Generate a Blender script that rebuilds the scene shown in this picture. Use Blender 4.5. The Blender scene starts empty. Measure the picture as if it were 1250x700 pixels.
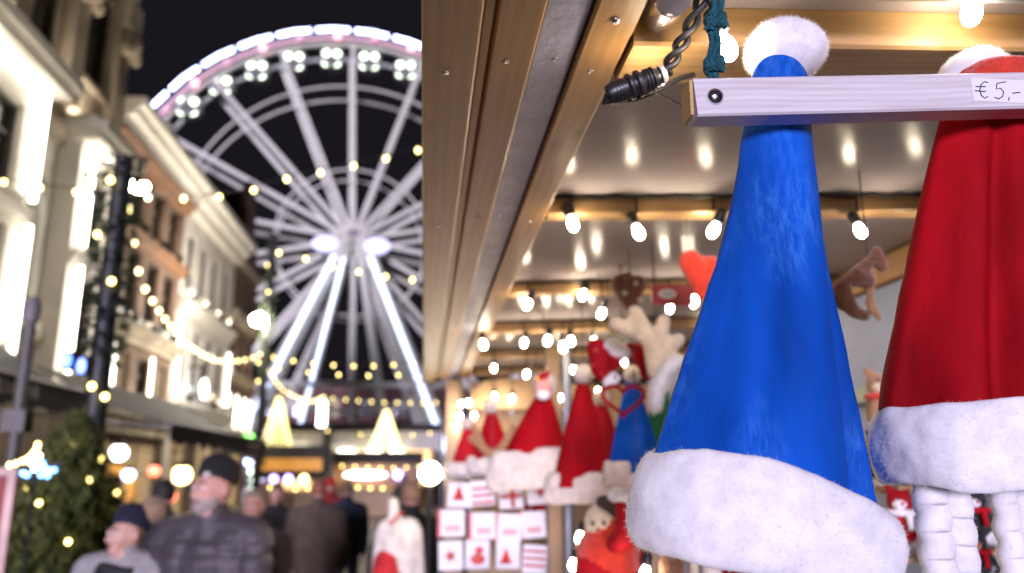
import bpy, bmesh, math, random
import numpy as np
from mathutils import Vector, Matrix

random.seed(7)
rng = np.random.default_rng(7)
scene = bpy.context.scene
col = scene.collection
PI = math.pi

# ------------------------------------------------------------------ camera
CAM = Vector((0.0, 0.0, 1.80))
FPX = 980.0                                   # focal length in photo pixels (1250 wide)
TILT = math.atan(225 / 980)
YAW = math.atan(108 * math.cos(TILT) / 980)
cd = bpy.data.cameras.new('camera')
cam = bpy.data.objects.new('camera', cd)
col.objects.link(cam)
scene.camera = cam
cam.location = CAM
cam.rotation_euler = (PI / 2 + TILT, 0, -YAW)
cd.sensor_width = 36
cd.lens = FPX / 1250 * 36
cd.clip_start = 0.02
cd.clip_end = 2000
cd.dof.use_dof = True
cd.dof.focus_distance = 0.84
cd.dof.aperture_fstop = 3.4
cd.dof.aperture_blades = 0

# ------------------------------------------------------------------ night sky, dim cool street light, exposure
world = bpy.data.worlds.new('World')
scene.world = world
world.use_nodes = True
bg = world.node_tree.nodes['Background']
bg.inputs[0].default_value = (0.0043, 0.0038, 0.0052, 1)
bg.inputs[1].default_value = 1.0
sd = bpy.data.lights.new('sun', 'SUN')
sun = bpy.data.objects.new('sun', sd)
col.objects.link(sun)
sd.energy = 2.0
sd.angle = math.radians(12)
sd.color = (0.79, 0.72, 1.0)
sun.rotation_euler = Vector((0.14, 0.98, -0.05)).to_track_quat('-Z', 'Y').to_euler()
vs = scene.view_settings
vs.view_transform = 'Standard'
vs.look = 'None'
vs.exposure = 1.15
vs.gamma = 1.0
vs.use_curve_mapping = False
cy = scene.cycles
cy.use_denoising = True
try:
    cy.denoiser = 'OPENIMAGEDENOISE'
    cy.denoising_input_passes = 'RGB_ALBEDO_NORMAL'
except Exception:
    pass
cy.max_bounces = 5
cy.diffuse_bounces = 3
cy.glossy_bounces = 3
cy.transmission_bounces = 3
cy.sample_clamp_indirect = 3.0
cy.sample_clamp_direct = 0.0
cy.use_light_tree = True
cy.caustics_reflective = False
cy.caustics_refractive = False

# ------------------------------------------------------------------ helpers
_F = Vector((math.sin(YAW) * math.cos(TILT), math.cos(YAW) * math.cos(TILT), math.sin(TILT)))
_R = Vector((math.cos(YAW), -math.sin(YAW), 0))
_U = _R.cross(_F)


def at(px, py, y=None, x=None, z=None):
    """Point of the place that the photo shows at a pixel, for a known street position."""
    r = _F + _R * ((px - 625) / FPX) + _U * ((350 - py) / FPX)
    if y is not None:
        k = (y - CAM.y) / r.y
    elif x is not None:
        k = (x - CAM.x) / r.x
    else:
        k = (z - CAM.z) / r.z
    return CAM + r * k


def frame_axis(d):
    d = d.normalized()
    a = Vector((0, 0, 1)) if abs(d.z) < 0.9 else Vector((1, 0, 0))
    u = d.cross(a).normalized()
    return u, d.cross(u).normalized()


class MB:
    def __init__(s):
        s.v = []
        s.f = []
        s.m = []

    def add(s, vs_, fs, mi=0):
        o = len(s.v)
        s.v.extend([tuple(p) for p in vs_])
        s.f.extend([tuple(i + o for i in f) for f in fs])
        s.m.extend([mi] * len(fs))
        return s

    def box(s, a, b, mi=0, M=None):
        x0, y0, z0 = a
        x1, y1, z1 = b
        p = [Vector(q) for q in ((x0, y0, z0), (x1, y0, z0), (x1, y1, z0), (x0, y1, z0), (x0, y0, z1), (x1, y0, z1), (x1, y1, z1), (x0, y1, z1))]
        if M is not None:
            p = [M @ q for q in p]
        return s.add(p, [(0, 3, 2, 1), (4, 5, 6, 7), (0, 1, 5, 4), (1, 2, 6, 5), (2, 3, 7, 6), (3, 0, 4, 7)], mi)

    def bar(s, p0, p1, w, h, mi=0, up=Vector((0, 0, 1))):
        p0 = Vector(p0)
        p1 = Vector(p1)
        d = (p1 - p0).normalized()
        if abs(d.dot(up)) > 0.98:
            up = Vector((0, 1, 0))
        u = d.cross(up).normalized() * (w / 2)
        v = u.cross(d).normalized() * (h / 2)
        p = [p0 - u - v, p0 + u - v, p0 + u + v, p0 - u + v, p1 - u - v, p1 + u - v, p1 + u + v, p1 - u + v]
        return s.add(p, [(0, 1, 2, 3), (4, 7, 6, 5), (0, 4, 5, 1), (1, 5, 6, 2), (2, 6, 7, 3), (3, 7, 4, 0)], mi)

    def tube(s, path, r, n=8, mi=0, cap=True):
        path = [Vector(p) for p in path]
        k = len(path)
        rs = r if isinstance(r, (list, tuple)) else [r] * k
        vs_ = []
        u = None
        for i, p in enumerate(path):
            d = path[min(i + 1, k - 1)] - path[max(i - 1, 0)]
            if d.length < 1e-9:
                d = Vector((0, 0, 1))
            d.normalize()
            if u is None:
                u, w = frame_axis(d)
            else:
                u = (u - d * u.dot(d))
                if u.length < 1e-6:
                    u, w = frame_axis(d)
                u.normalize()
            w = d.cross(u)
            for j in range(n):
                a = 2 * PI * j / n
                vs_.append(p + (u * math.cos(a) + w * math.sin(a)) * rs[i])
        fs = []
        for i in range(k - 1):
            for j in range(n):
                j2 = (j + 1) % n
                fs.append((i * n + j, i * n + j2, (i + 1) * n + j2, (i + 1) * n + j))
        if cap:
            fs.append(tuple(range(n - 1, -1, -1)))
            fs.append(tuple((k - 1) * n + j for j in range(n)))
        return s.add(vs_, fs, mi)

    def ball(s, c, r, seg=12, rings=8, mi=0, M=None):
        c = Vector(c)
        rx, ry, rz = r if isinstance(r, (tuple, list)) else (r, r, r)
        vs_ = [Vector((0, 0, rz))]
        for i in range(1, rings):
            t = PI * i / rings
            for j in range(seg):
                a = 2 * PI * j / seg
                vs_.append(Vector((rx * math.sin(t) * math.cos(a), ry * math.sin(t) * math.sin(a), rz * math.cos(t))))
        vs_.append(Vector((0, 0, -rz)))
        if M is not None:
            vs_ = [M @ p for p in vs_]
        vs_ = [p + c for p in vs_]
        fs = [(0, 1 + j, 1 + (j + 1) % seg) for j in range(seg)]
        for i in range(rings - 2):
            for j in range(seg):
                a, b = 1 + i * seg + j, 1 + i * seg + (j + 1) % seg
                fs.append((a, a + seg, b + seg, b))
        l = len(vs_) - 1
        b0 = 1 + (rings - 2) * seg
        fs += [(b0 + (j + 1) % seg, b0 + j, l) for j in range(seg)]
        return s.add(vs_, fs, mi)

    def capsule(s, p0, p1, r0, r1, n=12, mi=0):
        p0 = Vector(p0)
        p1 = Vector(p1)
        d = p1 - p0
        if d.length < 1e-6:
            return s.ball(p0, r0, n, 8, mi)
        e = d.normalized()
        path, rs = [], []
        for t in (-0.98, -0.8, -0.45):
            path.append(p0 + e * (r0 * t)); rs.append(r0 * math.sqrt(1 - t * t))
        path.append(p0); rs.append(r0)
        path.append(p1); rs.append(r1)
        for t in (0.45, 0.8, 0.98):
            path.append(p1 + e * (r1 * t)); rs.append(r1 * math.sqrt(1 - t * t))
        return s.tube(path, rs, n, mi)

    def lathe(s, prof, n=16, c=(0, 0, 0), M=None, mi=0):
        c = Vector(c)
        vs_ = []
        for (r, z) in prof:
            for j in range(n):
                a = 2 * PI * j / n
                p = Vector((r * math.cos(a), r * math.sin(a), z))
                if M is not None:
                    p = M @ p
                vs_.append(p + c)
        fs = []
        for i in range(len(prof) - 1):
            for j in range(n):
                j2 = (j + 1) % n
                fs.append((i * n + j, i * n + j2, (i + 1) * n + j2, (i + 1) * n + j))
        fs.append(tuple(range(n - 1, -1, -1)))
        fs.append(tuple((len(prof) - 1) * n + j for j in range(n)))
        return s.add(vs_, fs, mi)

    def prism(s, poly, off, mi=0):
        """poly: 3D outline, extruded by vector off."""
        poly = [Vector(p) for p in poly]
        off = Vector(off)
        n = len(poly)
        vs_ = poly + [p + off for p in poly]
        fs = [tuple(range(n - 1, -1, -1)), tuple(range(n, 2 * n))]
        fs += [(i, (i + 1) % n, n + (i + 1) % n, n + i) for i in range(n)]
        return s.add(vs_, fs, mi)

    def mesh(s, name, mats, smooth=None):
        me = bpy.data.meshes.new(name)
        me.from_pydata(s.v, [], s.f)
        for m in (mats if isinstance(mats, (list, tuple)) else [mats]):
            me.materials.append(m)
        if any(s.m):
            me.polygons.foreach_set('material_index', s.m)
        bm = bmesh.new()
        bm.from_mesh(me)
        bmesh.ops.recalc_face_normals(bm, faces=bm.faces)
        bm.to_mesh(me)
        bm.free()
        if smooth:
            me.polygons.foreach_set('use_smooth', [True] * len(me.polygons))
            if smooth < 179:
                me.set_sharp_from_angle(angle=math.radians(smooth))
        me.update()
        return me

    def build(s, name, mats, parent=None, smooth=None, loc=None):
        o = bpy.data.objects.new(name, s.mesh(name, mats, smooth))
        col.objects.link(o)
        if loc is not None:
            o.location = loc
        if parent is not None:
            o.parent = parent
        return o


def obj_from(name, me, parent=None, loc=None, rot=None, scale=None):
    o = bpy.data.objects.new(name, me)
    col.objects.link(o)
    if loc is not None:
        o.location = loc
    if rot is not None:
        o.rotation_euler = rot
    if scale is not None:
        o.scale = scale
    o.parent = parent
    return o


def tag(o, label=None, cat=None, group=None, kind=None):
    if label:
        o['label'] = label
    if cat:
        o['category'] = cat
    if group:
        o['group'] = group
    if kind:
        o['kind'] = kind
    return o


def thing(name, label, cat, loc=(0, 0, 0), group=None, rz=0.0):
    o = bpy.data.objects.new(name, None)
    col.objects.link(o)
    o.location = loc
    o.rotation_euler = (0, 0, rz)
    o.empty_display_size = 0.1
    return tag(o, label, cat, group)


def copy_tree(o, parent=None):
    c = o.copy()
    col.objects.link(c)
    c.parent = parent
    for ch in list(o.children):
        copy_tree(ch, c)
    return c


SCRATCH = bpy.data.scenes.new('scratch')


def evaluated(o):
    """Evaluate one object's modifiers in an empty scratch scene."""
    SCRATCH.collection.objects.link(o)
    vl = SCRATCH.view_layers[0]
    vl.update()
    return o.evaluated_get(vl.depsgraph)


# union of rounded pieces, re-skinned into one continuous surface; each piece: (p0, p1, r0, r1, material)
def blend_mesh(name, prims, mats, voxel=0.01, smooth=4, extra=None, warp=None):
    mb = MB()
    for p in prims:
        if p[0] == 'e':
            mb.ball(p[1], p[2], 16, 12)
        else:
            mb.capsule(p[0], p[1], p[2], p[3], 14)
    me = mb.mesh('tmp', mats)
    o = bpy.data.objects.new('tmp', me)
    md = o.modifiers.new('r', 'REMESH')
    md.mode = 'VOXEL'
    md.voxel_size = voxel
    if smooth:
        sm = o.modifiers.new('s', 'SMOOTH')
        sm.iterations = smooth
        sm.factor = 0.5
    out = bpy.data.meshes.new_from_object(evaluated(o))
    out.name = name
    bpy.data.objects.remove(o)
    bpy.data.meshes.remove(me)
    out.materials.clear()
    for m in mats:
        out.materials.append(m)
    nf = len(out.polygons)
    c = np.zeros(nf * 3)
    out.polygons.foreach_get('center', c)
    c = c.reshape(-1, 3)
    best = np.full(nf, 1e9)
    mi = np.zeros(nf, dtype=np.int32)
    for p in prims:
        if p[0] == 'e':
            q = (c - np.array(p[1])) / np.array(p[2])
            d = (np.linalg.norm(q, axis=1) - 1) * min(p[2])
            m = p[3]
        else:
            a = np.array(p[0]); b = np.array(p[1]) - a
            t = np.clip((c - a) @ b / max(b @ b, 1e-9), 0, 1)
            d = np.linalg.norm(c - a - t[:, None] * b, axis=1) - (p[2] + (p[3] - p[2]) * t)
            m = p[4]
        k = d < best
        best[k] = d[k]
        mi[k] = m
    out.polygons.foreach_set('material_index', mi)
    if warp is not None:
        n = len(out.vertices)
        v = np.zeros(n * 3); out.vertices.foreach_get('co', v)
        nn = np.zeros(n * 3); out.vertices.foreach_get('normal', nn)
        v = warp(v.reshape(-1, 3), nn.reshape(-1, 3))
        out.vertices.foreach_set('co', v.ravel())
    if extra is not None and extra.f:
        bm = bmesh.new()
        bm.from_mesh(out)
        t = extra.mesh('x', mats)
        bm.from_mesh(t)
        bm.to_mesh(out)
        bm.free()
        bpy.data.meshes.remove(t)
    out.polygons.foreach_set('use_smooth', [True] * len(out.polygons))
    out.update()
    return out


# ------------------------------------------------------------------ materials
def new_mat(name):
    m = bpy.data.materials.new(name)
    m.use_nodes = True
    nt = m.node_tree
    return m, nt, nt.nodes['Principled BSDF'], nt.nodes.new, nt.links.new


def paint(name, c, rough=0.6, var=0.25, scale=6.0, bump=0.0, bscale=40.0, metal=0.0, sheen=0.0, coat=0.0, c2=None, detail=5.0):
    m, nt, p, N, L = new_mat(name)
    tc = N('ShaderNodeTexCoord')
    no = N('ShaderNodeTexNoise')
    no.inputs['Scale'].default_value = scale
    no.inputs['Detail'].default_value = detail
    L(tc.outputs['Object'], no.inputs['Vector'])
    mr = N('ShaderNodeMapRange')
    mr.inputs[1].default_value = 0.3
    mr.inputs[2].default_value = 0.7
    L(no.outputs[0], mr.inputs[0])
    mx = N('ShaderNodeMix')
    mx.data_type = 'RGBA'
    a = c2 if c2 else [q * (1 - var) for q in c]
    mx.inputs[6].default_value = (*a, 1)
    mx.inputs[7].default_value = (*[min(1, q * (1 + var * 0.5)) for q in c], 1)
    L(mr.outputs[0], mx.inputs[0])
    L(mx.outputs[2], p.inputs['Base Color'])
    p.inputs['Roughness'].default_value = rough
    p.inputs['Metallic'].default_value = metal
    p.inputs['Sheen Weight'].default_value = sheen
    p.inputs['Sheen Roughness'].default_value = 0.4
    p.inputs['Coat Weight'].default_value = coat
    if bump:
        n2 = N('ShaderNodeTexNoise')
        n2.inputs['Scale'].default_value = bscale
        n2.inputs['Detail'].default_value = 6
        L(tc.outputs['Object'], n2.inputs['Vector'])
        b = N('ShaderNodeBump')
        b.inputs['Strength'].default_value = bump
        b.inputs['Distance'].default_value = 0.02
        L(n2.outputs[0], b.inputs['Height'])
        L(b.outputs[0], p.inputs['Normal'])
    return m


def glow(name, c, s, base=(0.8, 0.8, 0.8), sampled=False):
    m, nt, p, N, L = new_mat(name)
    p.inputs['Base Color'].default_value = (*base, 1)
    p.inputs['Emission Color'].default_value = (*c, 1)
    p.inputs['Emission Strength'].default_value = s
    m.cycles.emission_sampling = 'FRONT' if sampled else 'NONE'
    return m


def wood(name, dark, light, gloss=0.45, axis=1, grain=22.0, knots=True):
    m, nt, p, N, L = new_mat(name)
    tc = N('ShaderNodeTexCoord')
    oi = N('ShaderNodeObjectInfo')
    mu = N('ShaderNodeVectorMath'); mu.operation = 'SCALE'
    cx = N('ShaderNodeCombineXYZ')
    for i in range(3):
        L(oi.outputs['Random'], cx.inputs[i])
    L(cx.outputs[0], mu.inputs[0]); mu.inputs['Scale'].default_value = 37.0
    ad = N('ShaderNodeVectorMath'); ad.operation = 'ADD'
    L(tc.outputs['Object'], ad.inputs[0]); L(mu.outputs[0], ad.inputs[1])
    # slow wander so that the grain is never straight
    w = N('ShaderNodeTexNoise'); w.inputs['Scale'].default_value = 3.0; w.inputs['Detail'].default_value = 2
    L(ad.outputs[0], w.inputs['Vector'])
    ws = N('ShaderNodeVectorMath'); ws.operation = 'SCALE'; ws.inputs['Scale'].default_value = 0.012
    L(w.outputs['Color'], ws.inputs[0])
    a2 = N('ShaderNodeVectorMath'); a2.operation = 'ADD'
    L(ad.outputs[0], a2.inputs[0]); L(ws.outputs[0], a2.inputs[1])
    mp = N('ShaderNodeMapping')
    sc = [grain, grain, grain]; sc[axis] = grain * 0.06
    mp.inputs['Scale'].default_value = sc
    L(a2.outputs[0], mp.inputs['Vector'])
    n1 = N('ShaderNodeTexNoise'); n1.inputs['Scale'].default_value = 1.6; n1.inputs['Detail'].default_value = 7; n1.inputs['Roughness'].default_value = 0.65
    L(mp.outputs[0], n1.inputs['Vector'])
    mp2 = N('ShaderNodeMapping')
    s2 = [1.0, 1.0, 1.0]; s2[axis] = 0.1
    mp2.inputs['Scale'].default_value = s2
    L(a2.outputs[0], mp2.inputs['Vector'])
    wv = N('ShaderNodeTexWave'); wv.wave_type = 'RINGS'; wv.rings_direction = 'XYZ'[axis]
    wv.inputs['Scale'].default_value = grain * 1.1; wv.inputs['Distortion'].default_value = 1.2; wv.inputs['Detail'].default_value = 3
    L(mp2.outputs[0], wv.inputs['Vector'])
    mx = N('ShaderNodeMix'); mx.data_type = 'FLOAT'; mx.inputs[0].default_value = 0.16
    L(n1.outputs[0], mx.inputs[2]); L(wv.outputs['Fac'], mx.inputs[3])
    cr = N('ShaderNodeValToRGB')
    cr.color_ramp.elements[0].position = 0.22; cr.color_ramp.elements[0].color = (*dark, 1)
    cr.color_ramp.elements[1].position = 0.72; cr.color_ramp.elements[1].color = (*light, 1)
    L(mx.outputs[0], cr.inputs[0])
    out = cr.outputs[0]
    if knots:
        mp3 = N('ShaderNodeMapping')
        s3 = [16.0, 16.0, 0.5]; s3[axis] = 4.5
        mp3.inputs['Scale'].default_value = s3
        L(ad.outputs[0], mp3.inputs['Vector'])
        vo = N('ShaderNodeTexVoronoi'); vo.inputs['Scale'].default_value = 0.55
        L(mp3.outputs[0], vo.inputs['Vector'])
        mr = N('ShaderNodeMapRange'); mr.inputs[1].default_value = 0.045; mr.inputs[2].default_value = 0.11; mr.inputs[3].default_value = 0.7; mr.inputs[4].default_value = 0.0
        L(vo.outputs['Distance'], mr.inputs[0])
        m2 = N('ShaderNodeMix'); m2.data_type = 'RGBA'
        L(mr.outputs[0], m2.inputs[0]); L(out, m2.inputs[6]); m2.inputs[7].default_value = (dark[0] * 0.25, dark[1] * 0.2, dark[2] * 0.2, 1)
        out = m2.outputs[2]
    hv = N('ShaderNodeHueSaturation')
    rr = N('ShaderNodeMapRange'); rr.inputs[3].default_value = 0.85; rr.inputs[4].default_value = 1.15
    L(oi.outputs['Random'], rr.inputs[0]); L(rr.outputs[0], hv.inputs['Value']); L(out, hv.inputs['Color'])
    L(hv.outputs[0], p.inputs['Base Color'])
    p.inputs['Roughness'].default_value = gloss
    b = N('ShaderNodeBump'); b.inputs['Strength'].default_value = 0.25; b.inputs['Distance'].default_value = 0.004
    L(n1.outputs[0], b.inputs['Height']); L(b.outputs[0], p.inputs['Normal'])
    return m


def velvet(name, c, light, sheen=0.5, mark=0.5):
    """Crushed velvet: nap mottling that also imitates fold shading, and pale brushed streaks running down the cloth."""
    m, nt, p, N, L = new_mat(name)
    tc = N('ShaderNodeTexCoord')
    mp = N('ShaderNodeMapping'); mp.inputs['Scale'].default_value = (1, 1, 0.3)
    L(tc.outputs['Object'], mp.inputs['Vector'])
    n1 = N('ShaderNodeTexNoise'); n1.inputs['Scale'].default_value = 11; n1.inputs['Detail'].default_value = 3
    L(mp.outputs[0], n1.inputs['Vector'])
    n2 = N('ShaderNodeTexNoise'); n2.inputs['Scale'].default_value = 150; n2.inputs['Detail'].default_value = 5; n2.inputs['Roughness'].default_value = 0.7
    L(mp.outputs[0], n2.inputs['Vector'])
    n3 = N('ShaderNodeTexNoise'); n3.inputs['Scale'].default_value = 9; n3.inputs['Detail'].default_value = 2
    mp3 = N('ShaderNodeMapping'); mp3.inputs['Scale'].default_value = (1.3, 1, 0.7); mp3.inputs['Location'].default_value = (3.1, 0.4, 1.7)
    L(tc.outputs['Object'], mp3.inputs['Vector']); L(mp3.outputs[0], n3.inputs['Vector'])
    r1 = N('ShaderNodeMapRange'); r1.inputs[1].default_value = 0.35; r1.inputs[2].default_value = 0.68
    L(n1.outputs[0], r1.inputs[0])
    m1 = N('ShaderNodeMix'); m1.data_type = 'RGBA'
    m1.inputs[6].default_value = (*[q * 0.5 for q in c], 1); m1.inputs[7].default_value = (*c, 1)  # wide tone contrast: velvet nap plus imitated light and dark of the folds
    L(r1.outputs[0], m1.inputs[0])
    a = N('ShaderNodeMapRange'); a.inputs[1].default_value = 0.48; a.inputs[2].default_value = 0.70
    L(n3.outputs[0], a.inputs[0])
    b = N('ShaderNodeMapRange'); b.inputs[1].default_value = 0.40; b.inputs[2].default_value = 0.72
    L(n2.outputs[0], b.inputs[0])
    ab = N('ShaderNodeMath'); ab.operation = 'MULTIPLY'; L(a.outputs[0], ab.inputs[0]); L(b.outputs[0], ab.inputs[1])
    sc = N('ShaderNodeMath'); sc.operation = 'MULTIPLY'; sc.inputs[1].default_value = mark; L(ab.outputs[0], sc.inputs[0])
    m2 = N('ShaderNodeMix'); m2.data_type = 'RGBA'
    L(sc.outputs[0], m2.inputs[0]); L(m1.outputs[2], m2.inputs[6]); m2.inputs[7].default_value = (*light, 1)
    L(m2.outputs[2], p.inputs['Base Color'])
    p.inputs['Roughness'].default_value = 0.75
    p.inputs['Specular IOR Level'].default_value = 0.1
    p.inputs['Sheen Weight'].default_value = sheen
    p.inputs['Sheen Roughness'].default_value = 0.35
    p.inputs['Sheen Tint'].default_value = (*light, 1)
    bp = N('ShaderNodeBump'); bp.inputs['Strength'].default_value = 0.35; bp.inputs['Distance'].default_value = 0.002
    L(n2.outputs[0], bp.inputs['Height'])
    bq = N('ShaderNodeBump'); bq.inputs['Strength'].default_value = 0.5; bq.inputs['Distance'].default_value = 0.01
    L(n1.outputs[0], bq.inputs['Height']); L(bp.outputs[0], bq.inputs['Normal'])
    L(bq.outputs[0], p.inputs['Normal'])
    return m


def plush_mat(name, c, c2=None, scale=60, sheen=0.4, bump=0.6):
    return paint(name, c, 0.9, 0.18, scale, bump, scale * 3, sheen=sheen, c2=c2)


def roof_panel_mat():
    m, nt, p, N, L = new_mat('twin wall polycarbonate')
    tc = N('ShaderNodeTexCoord')
    wv = N('ShaderNodeTexWave'); wv.bands_direction = 'X'; wv.inputs['Scale'].default_value = 26; wv.inputs['Distortion'].default_value = 0.15
    L(tc.outputs['Object'], wv.inputs['Vector'])
    no = N('ShaderNodeTexNoise'); no.inputs['Scale'].default_value = 5; no.inputs['Detail'].default_value = 5
    L(tc.outputs['Object'], no.inputs['Vector'])
    mx = N('ShaderNodeMix'); mx.data_type = 'RGBA'
    mx.inputs[6].default_value = (0.32, 0.285, 0.29, 1); mx.inputs[7].default_value = (0.46, 0.42, 0.43, 1)
    L(no.outputs[0], mx.inputs[0])
    m2 = N('ShaderNodeMix'); m2.data_type = 'RGBA'; m2.blend_type = 'MULTIPLY'
    mrr = N('ShaderNodeMapRange'); mrr.inputs[3].default_value = 0.0; mrr.inputs[4].default_value = 0.1
    L(wv.outputs['Fac'], mrr.inputs[0]); L(mrr.outputs[0], m2.inputs[0])
    L(mx.outputs[2], m2.inputs[6]); m2.inputs[7].default_value = (0.4, 0.4, 0.4, 1)
    L(m2.outputs[2], p.inputs['Base Color'])
    p.inputs['Roughness'].default_value = 0.2
    p.inputs['Specular IOR Level'].default_value = 0.03
    b = N('ShaderNodeBump'); b.inputs['Strength'].default_value = 0.06; b.inputs['Distance'].default_value = 0.001
    L(wv.outputs['Fac'], b.inputs['Height']); 
    b2 = N('ShaderNodeBump'); b2.inputs['Strength'].default_value = 0.08; b2.inputs['Distance'].default_value = 0.02
    L(no.outputs[0], b2.inputs['Height']); L(b.outputs[0], b2.inputs['Normal'])
    L(b2.outputs[0], p.inputs['Normal'])
    return m


def brick_mat(name, c1, c2, mortar, sc=1.0):
    m, nt, p, N, L = new_mat(name)
    tc = N('ShaderNodeTexCoord')
    sp = N('ShaderNodeSeparateXYZ'); L(tc.outputs['Object'], sp.inputs[0])
    cb = N('ShaderNodeCombineXYZ'); L(sp.outputs[1], cb.inputs[0]); L(sp.outputs[2], cb.inputs[1])
    br = N('ShaderNodeTexBrick')
    br.inputs['Scale'].default_value = 4.5 * sc
    br.inputs['Color1'].default_value = (*c1, 1); br.inputs['Color2'].default_value = (*c2, 1); br.inputs['Mortar'].default_value = (*mortar, 1)
    br.inputs['Mortar Size'].default_value = 0.02
    L(cb.outputs[0], br.inputs['Vector'])
    no = N('ShaderNodeTexNoise'); no.inputs['Scale'].default_value = 0.8; no.inputs['Detail'].default_value = 6
    L(tc.outputs['Object'], no.inputs['Vector'])
    mx = N('ShaderNodeMix'); mx.data_type = 'RGBA'; mx.blend_type = 'MULTIPLY'; mx.inputs[0].default_value = 0.5
    L(br.outputs[0], mx.inputs[6]); L(no.outputs[0], mx.inputs[7])
    L(mx.outputs[2], p.inputs['Base Color'])
    p.inputs['Roughness'].default_value = 0.85
    return m


M = {}
M['beam'] = wood('pine beam', (0.27, 0.15, 0.055), (0.41, 0.255, 0.11), 0.42, 0)
M['board'] = wood('pine fascia board', (0.28, 0.145, 0.047), (0.43, 0.245, 0.092), 0.45, 1)
M['plank'] = wood('pine wall plank', (0.26, 0.15, 0.06), (0.46, 0.31, 0.15), 0.5, 2)
M['slat'] = wood('pale planed pine', (0.50, 0.45, 0.44), (0.72, 0.68, 0.68), 0.5, 0, 60.0, False)
M['panel'] = roof_panel_mat()
M['steel'] = paint('galvanised steel strip', (0.44, 0.46, 0.66), 0.5, 0.22, 14, 0.2, 60)  # bluish base stands in for lavender light reflected by the metal
M['chrome'] = paint('bright steel', (0.75, 0.75, 0.8), 0.22, 0.1, 8, metal=1.0)
M['black'] = paint('black plastic', (0.015, 0.015, 0.017), 0.38, 0.3, 40)
M['cable'] = paint('black rubber cable', (0.012, 0.011, 0.012), 0.5, 0.3, 30)
M['bulb'] = glow('warm bulb glass', (1.0, 0.82, 0.60), 50, sampled=True)
M['bulb_far'] = glow('yellow bulb glass', (1.0, 0.74, 0.20), 5)
M['bulb_mid'] = glow('warm white bulb glass', (1.0, 0.76, 0.32), 4.5)
M['tube'] = glow('white light tube', (1.0, 0.92, 0.76), 5, sampled=True)
M['led'] = glow('blue white led tube', (0.46, 0.53, 1.0), 5.0)
M['led_leg'] = glow('blue white led strip', (0.58, 0.68, 1.0), 1.3)
M['pink'] = glow('pink led tube', (1.0, 0.22, 0.30), 0.28)
M['gond'] = glow('pale green cabin light', (0.80, 1.0, 0.72), 2.4)
M['globe'] = glow('white globe lamp', (1.0, 0.93, 0.78), 4.5, sampled=True)
M['uplamp'] = glow('warm uplight', (1.0, 0.85, 0.66), 270, sampled=True)
M['wbulb'] = glow('white lamp', (1.0, 0.95, 0.9), 5)
M['bluelamp'] = glow('blue lamp', (0.06, 0.16, 1.0), 3)
M['greenlamp'] = glow('green lamp', (0.10, 0.9, 0.06), 3)
M['redlamp'] = glow('red lamp', (1.0, 0.16, 0.06), 2)
M['violet'] = glow('violet lamp', (0.40, 0.30, 1.0), 4)
M['orangelit'] = glow('orange lit panel', (1.0, 0.48, 0.05), 0.16, base=(0.55, 0.24, 0.03))
M['golden'] = glow('golden goods glow', (1.0, 0.66, 0.28), 0.9, base=(0.4, 0.3, 0.15))  # goods glow by emission in place of lamp light falling on them
M['warmglass'] = glow('lit shop window', (1.0, 0.66, 0.32), 0.16, base=(0.2, 0.15, 0.1))
M['glass'] = paint('dark window glass', (0.022, 0.018, 0.017), 0.12, 0.5, 0.9)
M['white'] = paint('white painted render', (0.66, 0.62, 0.57), 0.7, 0.22, 1.2, 0.15, 12)
M['stone'] = paint('beige sandstone', (0.52, 0.45, 0.35), 0.85, 0.35, 1.0, 0.4, 6)
M['fasciaw'] = paint('pale kiosk board', (0.42, 0.40, 0.37), 0.6, 0.15, 2)
M['trimw'] = paint('white painted trim', (0.72, 0.69, 0.63), 0.55, 0.12, 3)
M['brick'] = brick_mat('brown brick', (0.27, 0.165, 0.115), (0.22, 0.13, 0.09), (0.4, 0.32, 0.26))
M['brick2'] = brick_mat('dark brick', (0.30, 0.18, 0.12), (0.23, 0.13, 0.095), (0.35, 0.3, 0.25))
M['render2'] = paint('pale grey render', (0.70, 0.66, 0.62), 0.75, 0.2, 1.0, 0.1, 9)
M['woodbrown'] = paint('brown painted timber', (0.26, 0.135, 0.07), 0.6, 0.3, 3)
M['slate'] = paint('slate roof', (0.05, 0.05, 0.055), 0.6, 0.4, 5)
M['frame'] = paint('window frame paint', (0.55, 0.52, 0.48), 0.5, 0.1, 3)
M['darkframe'] = paint('dark frame paint', (0.035, 0.03, 0.028), 0.5, 0.2, 3)
M['awning'] = paint('black awning canvas', (0.028, 0.027, 0.030), 0.8, 0.3, 5, 0.2, 60)
M['awning2'] = paint('charcoal awning canvas', (0.055, 0.05, 0.05), 0.8, 0.3, 5, 0.2, 60)
M['pole'] = paint('dark green painted pole', (0.012, 0.014, 0.013), 0.5, 0.3, 10)
M['greypole'] = paint('grey painted pole', (0.11, 0.10, 0.085), 0.5, 0.2, 10)
M['wheelsteel'] = paint('white painted wheel steel', (0.62, 0.61, 0.50), 0.5, 0.12, 0.6)
M['wheeldark'] = paint('grey steel', (0.22, 0.19, 0.2), 0.5, 0.2, 0.6)
M['needle'] = paint('fir needles', (0.24, 0.26, 0.07), 0.7, 0.5, 9, c2=(0.09, 0.115, 0.035))
M['needle_dark'] = paint('dark fir garland', (0.035, 0.05, 0.018), 0.75, 0.5, 9)
M['bark'] = paint('bark', (0.07, 0.045, 0.03), 0.9, 0.4, 14, 0.6, 30)
M['planter'] = paint('brown planter boards', (0.13, 0.07, 0.04), 0.7, 0.35, 8)
M['fur'] = plush_mat('white plush', (0.92, 0.90, 0.89), None, 40, 0.2, 0.05)
M['fur'].node_tree.nodes['Principled BSDF'].inputs['Subsurface Weight'].default_value = 0.6
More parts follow.
